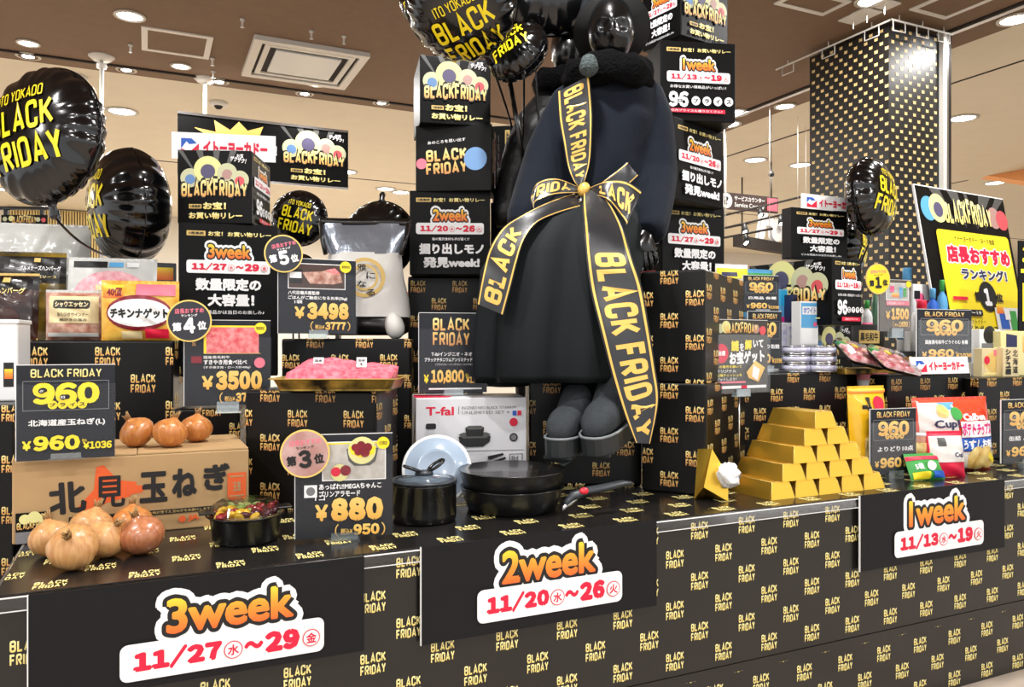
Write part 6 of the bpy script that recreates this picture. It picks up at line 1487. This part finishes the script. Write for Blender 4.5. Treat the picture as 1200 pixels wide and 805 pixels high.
# snacks, right
m_ybag = M('yellow_snack_film', (246, 190, 30), rough=.28, coat=.4); m_rbag = M('orange_red_snack_film', (232, 70, 36), rough=.28, coat=.4); m_chip = M('potato_chip_print', (226, 186, 100), rough=.4, c2=(246, 222, 150), nscale=26); m_lbag = M('pale_snack_film', (226, 220, 214), rough=.3, coat=.3)
GS = 'snacks on the right of the table'
pouch('snack_bag', 'yellow noodle snack bag between gold bars and 960 card', 'snack bag', 998, 1041, 455, 560, 2.66, D_(-2), m_ybag, multi(lambda p: p.text('一平', 22, 10, 44, 34, m_black, .05), dc(66, 18, 16, m_red), lambda p: p.poly([(20, 56), (60, 46), (90, 60), (84, 88), (40, 96), (22, 82)], m_chip), rc(0, 1, 100, 5, m_orange)), depth=.035, zb=TABLE_Z, group=GS, tilt=R_(-4))
def chips(p):
    p.rect(44, 2, 98, 34, m_rbag); p.rect(3, 4, 44, 62, m_lbag); p.poly([(26, 4), (48, 4), (42, 14), (32, 14)], m_sky); p.disc(28, 16, 7, m_chip); p.disc(44, 20, 7, m_green); p.text('Cup!', 16, 28, 46, 42, m_navy, .03); p.text('じゃが', 22, 43, 44, 51, m_blue, .02)
    p.text('Calbee', 50, 20, 84, 30, m_white, .05); p.rect(46, 31, 99, 53, m_white); p.text('ポテトチップス', 46, 33, 93, 51, m_pinkd, .05); p.rect(14, 54, 99, 72, m_blue); p.text('うすしお味', 46, 56, 92, 70, m_white, .05); p.rect(40, 73, 99, 96, m_lbag)
    for x, y, r in ((66, 82, 12), (80, 80, 11), (88, 86, 9), (74, 88, 9)): p.disc(x, y, r, m_chip)
    p.poly([(82, 74), (98, 84), (96, 92), (84, 84)], m_yellow)
m_pinkd = M('magenta_print', (230, 40, 130), rough=.5)
pouch('snack_bag', 'large orange and white potato chips bag right of the 960 card', 'snack bag', 1073, 1160, 468, 551, 2.80, D_(-8), m_rbag, chips, depth=.05, zb=TABLE_Z, group=GS, seed=4, tilt=R_(-4))
pouch('snack_bag', 'small red snack bag with clear window leaning on the potato chips', 'snack bag', 1090, 1131, 508, 556, 2.66, D_(-16), m_red, multi(rc(2, 6, 96, 66, m_lbag), rc(20, 10, 40, 30, m_ray), txt('Cup!', 60, 44, 92, 58, m_navy)), depth=.025, zb=TABLE_Z, group=GS, seed=6, tilt=R_(-8))
pouch('snack_bag', 'small green and red snack bag lying before the potato chips', 'snack bag', 1068, 1107, 533, 560, 2.60, D_(-10), m_green, multi(rc(0, 4, 96, 22, m_red), txt('5袋', 14, 36, 36, 62, m_white), dc(60, 48, 12, m_white), rc(4, 72, 50, 98, m_yellow), rc(60, 70, 98, 96, m_blue)), depth=.02, zb=TABLE_Z, group=GS, seed=2, tilt=R_(-25))
def cup(label, px, pyT, pyB, zc, rpx, mat, band, zb, rim=m_white):
    q = P(px, pyB, zc); h = (pyB - pyT) / F_PX * zc; r = rpx / F_PX * zc; h += q.z - zb; t = thing('snack_cup', label, 'cup', (q.x, q.y, zb), group='instant food cups'); b = MB(); b.lathe([(0, 0), (r * .76, 0), (r * .98, h * .95), (r, h * .97)], mat, 32); b.build('cup_body', t)
    b = MB(); b.lathe([(r * .97, h * .96), (r * 1.05, h * .965), (r * 1.05, h), (0, h)], rim, 32); b.build('lid', t); b = MB(); b.lathe([(r * .85, h * .35), (r * .95, h * .8)], band, 32); b.build('printed_band', t)
cup('pink and white instant cup standing behind the yellow snack bag', 1021, 437, 474, 3.02, 17, M('pink_cup', (240, 150, 160), rough=.4), m_whitep, ce.z + he, rim=m_pink)
cup('salmon coloured snack cup behind the small green bag', 1079, 508, 556, 2.70, 10, M('salmon_cup', (240, 176, 150), rough=.4), m_chip, TABLE_Z)

# tins, detergents and toiletries behind the gold bars
m_tin = M('tin_metal', (196, 198, 204), rough=.25, metal=1); m_lil = M('lilac_tin_label', (176, 176, 208), rough=.4, c2=(226, 226, 236), nscale=50)
for k in range(6):
    px, lv = (931, 962)[k // 3], k % 3; q = P(px, 437, 2.95); r = .057; t = thing('tin', 'flat lilac labelled tin, %s of the %s stack on the wrapped box' % (('bottom', 'middle', 'top')[lv], ('left', 'right')[k // 3]), 'tin', (q.x, q.y, ZA + .0335 * lv), group='stacked flat tins')
    b = MB(); b.lathe([(0, 0), (r * .96, 0), (r, .002), (r, .006), (r * .98, .006), (r * .98, .027), (r, .027), (r, .031), (r * .94, .0325), (0, .0305)], m_tin, 36); b.build('can', t); b = MB(); b.lathe([(r * .988, .007), (r * .988, .026)], m_lil, 36); b.build('label', t)
GD = 'detergents and toiletries on the right'
pouch('detergent_bag', 'white and pink detergent refill bag with yellow figure beside the box stack', 'detergent', 838, 876, 312, 437, 3.06, D_(-6), m_whitep, multi(rc(2, 2, 98, 12, m_yellow), rc(14, 6, 60, 10, m_navy), txt('1200', 4, 14, 90, 30, m_yellow, .06), rc(2, 32, 60, 46, m_pinkd), dc(80, 42, 20, m_sky), txt('ハミング', 20, 52, 70, 58, m_blue), dc(80, 58, 12, m_green), txt('ER', 40, 74, 72, 82, m_navy, .05)), depth=.03, zb=ZA, group=GD, seed=3)
pouch('detergent_bag', 'green topped detergent bag behind the upper 960 card', 'detergent', 874, 905, 318, 437, 3.14, D_(-4), m_sky, multi(rc(2, 2, 98, 16, m_green), rc(6, 20, 94, 40, m_whitep)), depth=.025, zb=ZA, group=GD, seed=7)
pack('toiletry_box', 'bright blue and black box right of the upper 960 card', 'toiletry', 912, 929, 339, 437, 3.10, D_(-4), m_sky, multi(rc(5, 2, 95, 20, M('cyan_print', (40, 170, 225), rough=.4)), rc(40, 22, 98, 34, m_black), rc(4, 34, 40, 40, m_pinkd), rc(5, 42, 95, 98, m_whitep)), zb=ZA, group=GD)
pack('toiletry_box', 'white and blue whitening box in front of the turned campaign cube', 'toiletry', 938, 959, 353, 405, 2.98, D_(-4), m_whitep, multi(rc(4, 4, 96, 60, m_sky), rc(10, 12, 90, 30, m_whitep), txt('ホワイト', 16, 14, 84, 28, m_blue), rc(4, 64, 96, 96, m_whitep), dc(80, 52, 10, m_pink)), zb=ZA + .1, group=GD)
pack('toiletry_box', 'narrow dark and white box between cyan box and whitening box', 'toiletry', 929, 938, 345, 405, 3.06, D_(-4), m_navy, multi(rc(8, 6, 92, 20, m_black), rc(8, 30, 92, 44, m_whitep), rc(8, 50, 92, 90, m_whitep)), zb=ZA, group=GD)
pack('toiletry_box', 'small white box with pink tag in front of the cyan box', 'toiletry', 913, 934, 378, 437, 3.04, D_(-4), m_whitep, multi(rc(4, 4, 45, 96, m_lil), rc(60, 76, 98, 98, m_pinkd), rc(50, 8, 96, 30, m_lil)), zb=ZA, group=GD)
ZS = TABLE_Z + .42
pack('flat_pack', 'flat black food pack with gold print behind the raw meat trays', 'food pack', 1001, 1036, 380, 396, 3.5, D_(-4), m_blackp, multi(rc(16, 22, 84, 70, m_tan), txt('黒毛和牛', 20, 30, 80, 62, m_black)), zb=ZS, depth=.06)
bottle('white spray bottle left of the 1500 card', 1016, 352, 394, 3.6, 6, m_whitep, m_green, m_pink, zb=ZS)
bottle('dark green bottle right behind the 1500 card badge', 1026, 330, 394, 3.66, 5, M('green_bottle', (70, 110, 84), rough=.3), m_green, None, zb=ZS)
bottle('white and blue roll tub peeping over the 1500 card', 1063, 314, 394, 3.7, 11, m_whitep, m_sky, m_sky, zb=ZS, cat='tub', name='tub')
pack('toiletry_box', 'white and pink box right of the 1500 card', 'toiletry', 1070, 1090, 333, 396, 3.6, D_(-4), m_whitep, multi(dc(40, 22, 26, m_pink), rc(6, 10, 40, 22, m_black), rc(60, 24, 94, 36, m_pinkd)), zb=ZS, group=GD)
bottle('blue detergent bottle in front of the ranking poster', 1093, 338, 394, 3.5, 7, m_blue, m_sky, m_whitep, zb=ZS)
bottle('cyan bottle in front of the ranking poster, right of the blue one', 1104, 328, 394, 3.55, 6, m_sky, m_green, m_whitep, zb=ZS)
bottle('squat white tub behind the 960 card above the store strip', 1080, 352, 394, 3.4, 12, m_whitep, m_red, None, zb=ZS, cat='tub', name='tub')
GR = 'soup packs on the right box'
def soup(p): p.disc(48, 55, 40, m_chip); p.disc(48, 52, 28, m_tan); p.disc(22, 42, 14, m_red); p.rect(55, 6, 96, 26, m_pinkt); p.rect(4, 86, 96, 94, m_goldpale)
pack('soup_pack', 'soup pack with a round bowl picture on the right box', 'food pack', 1151, 1175, 408, 441, 3.2, D_(-2), m_beigep, soup, zb=ZC_, group=GR, depth=.04)
pack('soup_pack', 'cream stew pack with upright black lettering on the right box', 'food pack', 1175.5, 1194, 407, 441, 3.2, D_(-2), m_beigep, lambda p: [p.text(ch, 60, 8 + 28 * k, 92, 32 + 28 * k, m_black, .02) for k, ch in enumerate('北海道')] + [p.text(ch, 14, 6 + 22 * k, 46, 26 + 22 * k, m_black, .04) for k, ch in enumerate('シチュー')], zb=ZC_, group=GR, depth=.04)
pack('soup_pack', 'white pack with black round print behind the bowl soup pack', 'food pack', 1148, 1172, 386, 441, 3.32, D_(-2), m_whitep, multi(dc(48, 12, 30, m_black), rc(10, 30, 90, 50, m_grey)), zb=ZC_, group=GR, depth=.04)
pack('soup_pack', 'pale yellow pack with a dark square print at the right edge', 'food pack', 1173, 1215, 388, 441, 3.34, D_(-2), M('pale_yellow_carton', (238, 226, 160), rough=.45), multi(lambda p: p.poly([(14, 6), (44, 10), (44, 44), (14, 38)], m_navy), rc(60, 10, 72, 48, m_amber)), zb=ZC_, group=GR, depth=.04)

# ------------------------------------------------------------------ far background
t = thing('service_sign', 'brown hanging service counter sign with a question mark in the far hall', 'sign', (0, 0, 0)); c, W, H = place(847, 907, 228, 247, 8.0, D_(8)); t.location = c; b = MB(); m_sgn = M('brown_sign_board', (70, 52, 46), rough=.5); b.box(-W / 2, W / 2, 0, .03, 0, H, m_sgn); p = Print(b, front(-W / 2, 0), W, H, step=.002)
p.disc(12, 50, 10, m_white); p.text('?', 8.5, 24, 15.5, 76, m_black, .05); p.text('サービスカウンター', 25, 16, 76, 46, m_white, .03); p.text('Service Counter', 25, 56, 76, 84, m_white, .02); p.rect(80, 10, 98, 90, m_pinkt); b.build('sign_board', t)
for x in (-W * .4, W * .4): b = MB(); b.tube([(x, .015, H), (x, .015, CZ - c.z)], .008, m_dark, 6); b.build('hanger_rod', t)
c, W, H = place(870, 962, 280, 296, 9.4, D_(18)); t = thing('shop_lettering', 'white script Food lettering standing on a dark beam in the far hall', 'sign', c, D_(18)); MB().box(-W / 2, W / 2, 0, .12, 0, H * .7, m_dark).build('beam', t)
b = MB(); g_ = Print(b, front(-W / 2, H * .7, -.0), W, .62, step=.004); vs, fs, _, _ = glyphs('Food', .05, 2)
for dd in (0, .05): b.add([Vector((-W / 2 + W * (.2 + .62 * v[0]) + .12 * v[1], -dd + .06, H * .7 + .42 * v[1])) for v in vs], fs, m_white)
b.build('lettering', t)
for x in (-W * .45, W * .45): b = MB(); b.tube([(x, .06, H * .7), (x, .06, CZ - c.z)], .01, m_dark, 6); b.build('hanger_rod', t)
for k, (a, e) in enumerate((((846, 253), (950, 228)), ((846, 268), (940, 246)), ((846, 279), (905, 268)))):
    A_, E_ = P(a[0], a[1], 7.3 - .3 * k), P(e[0], e[1], 6.8 - .3 * k); t = thing('lighting_track', ('upper', 'middle', 'lower')[k] + ' dark lighting track with spotlights in the far hall', 'lighting track', A_, group='lighting tracks in the far hall'); d = E_ - A_
    b = MB(); b.tube([Vector(), d], .01, m_dark, 6); b.build('rail', t)
    for f in ((.45,), (.3, .75), (.5,))[k]:
        c_ = d * f; b = MB(); b.tube([c_, c_ + Vector((0, 0, -.03)), c_ + Vector((-.02, -.03, -.08))], [.01, .022, .03], m_black, 12); b.build('spotlight', t); b = MB(); b.lathe([(.024, 0), (0, .003)], m_ledon, 12, c=c_ + Vector((-.0205, -.031, -.082)), mx=Matrix.Rotation(PI * .8, 4, 'X')); b.build('lamp_lens', t)
    for f in (.05, .95): b = MB(); b.tube([d * f, d * f + Vector((0, 0, CZ - (A_ + d * f).z))], .0025, m_wpaint, 5); b.build('drop_wire', t)
q = P(904, 200, 6.5); t = thing('ceiling_camera', 'small black camera hanging on a wire left of the column', 'camera', q); b = MB(); b.tube([(0, 0, 0), (0, 0, CZ - q.z)], .003, m_dark, 6); b.build('wire', t); b = MB(); b.lathe([(0, -.05), (.02, -.047), (.025, -.03), (.012, -.008), (.006, 0)], m_black, 16); b.build('housing', t)
c, W, H = place(440, 486, 300, 420, 6.0, D_(-15)); t = thing('shop_shelf', 'dark shelf of red packets in the hall behind the rice bag', 'shelf', (c.x, c.y, 0), D_(-15)); top = c.z + H - .2
for z in (.3, .8, 1.3, top - .2): MB().box(-W / 2 - .3, W / 2 + .2, 0, .4, z, z + .03, m_posterb).build('shelf_board', t)
for x in (-W / 2 - .3, W / 2 + .17): MB().box(x, x + .03, 0, .4, 0, top + .1, m_posterb).build('upright', t)
for k in range(9):
    o = MB(); o.box(0, .05, .02, .1, 0, .1, (m_red, m_cherry, m_whitep)[k % 3], .004); oo = o.build('packet', loc=Vector(t.location) + Matrix.Rotation(D_(-15), 3, 'Z') @ Vector((-W / 2 - .25 + k * .08, .02, top - .17)), rz=D_(-15)); tag(oo, 'small %s packet, %s from the left on the far dark shelf' % (('red', 'dark red', 'white')[k % 3], ('first', 'second', 'third', 'fourth', 'fifth', 'sixth', 'seventh', 'eighth', 'ninth')[k]), 'packet', 'packets on the far dark shelf')
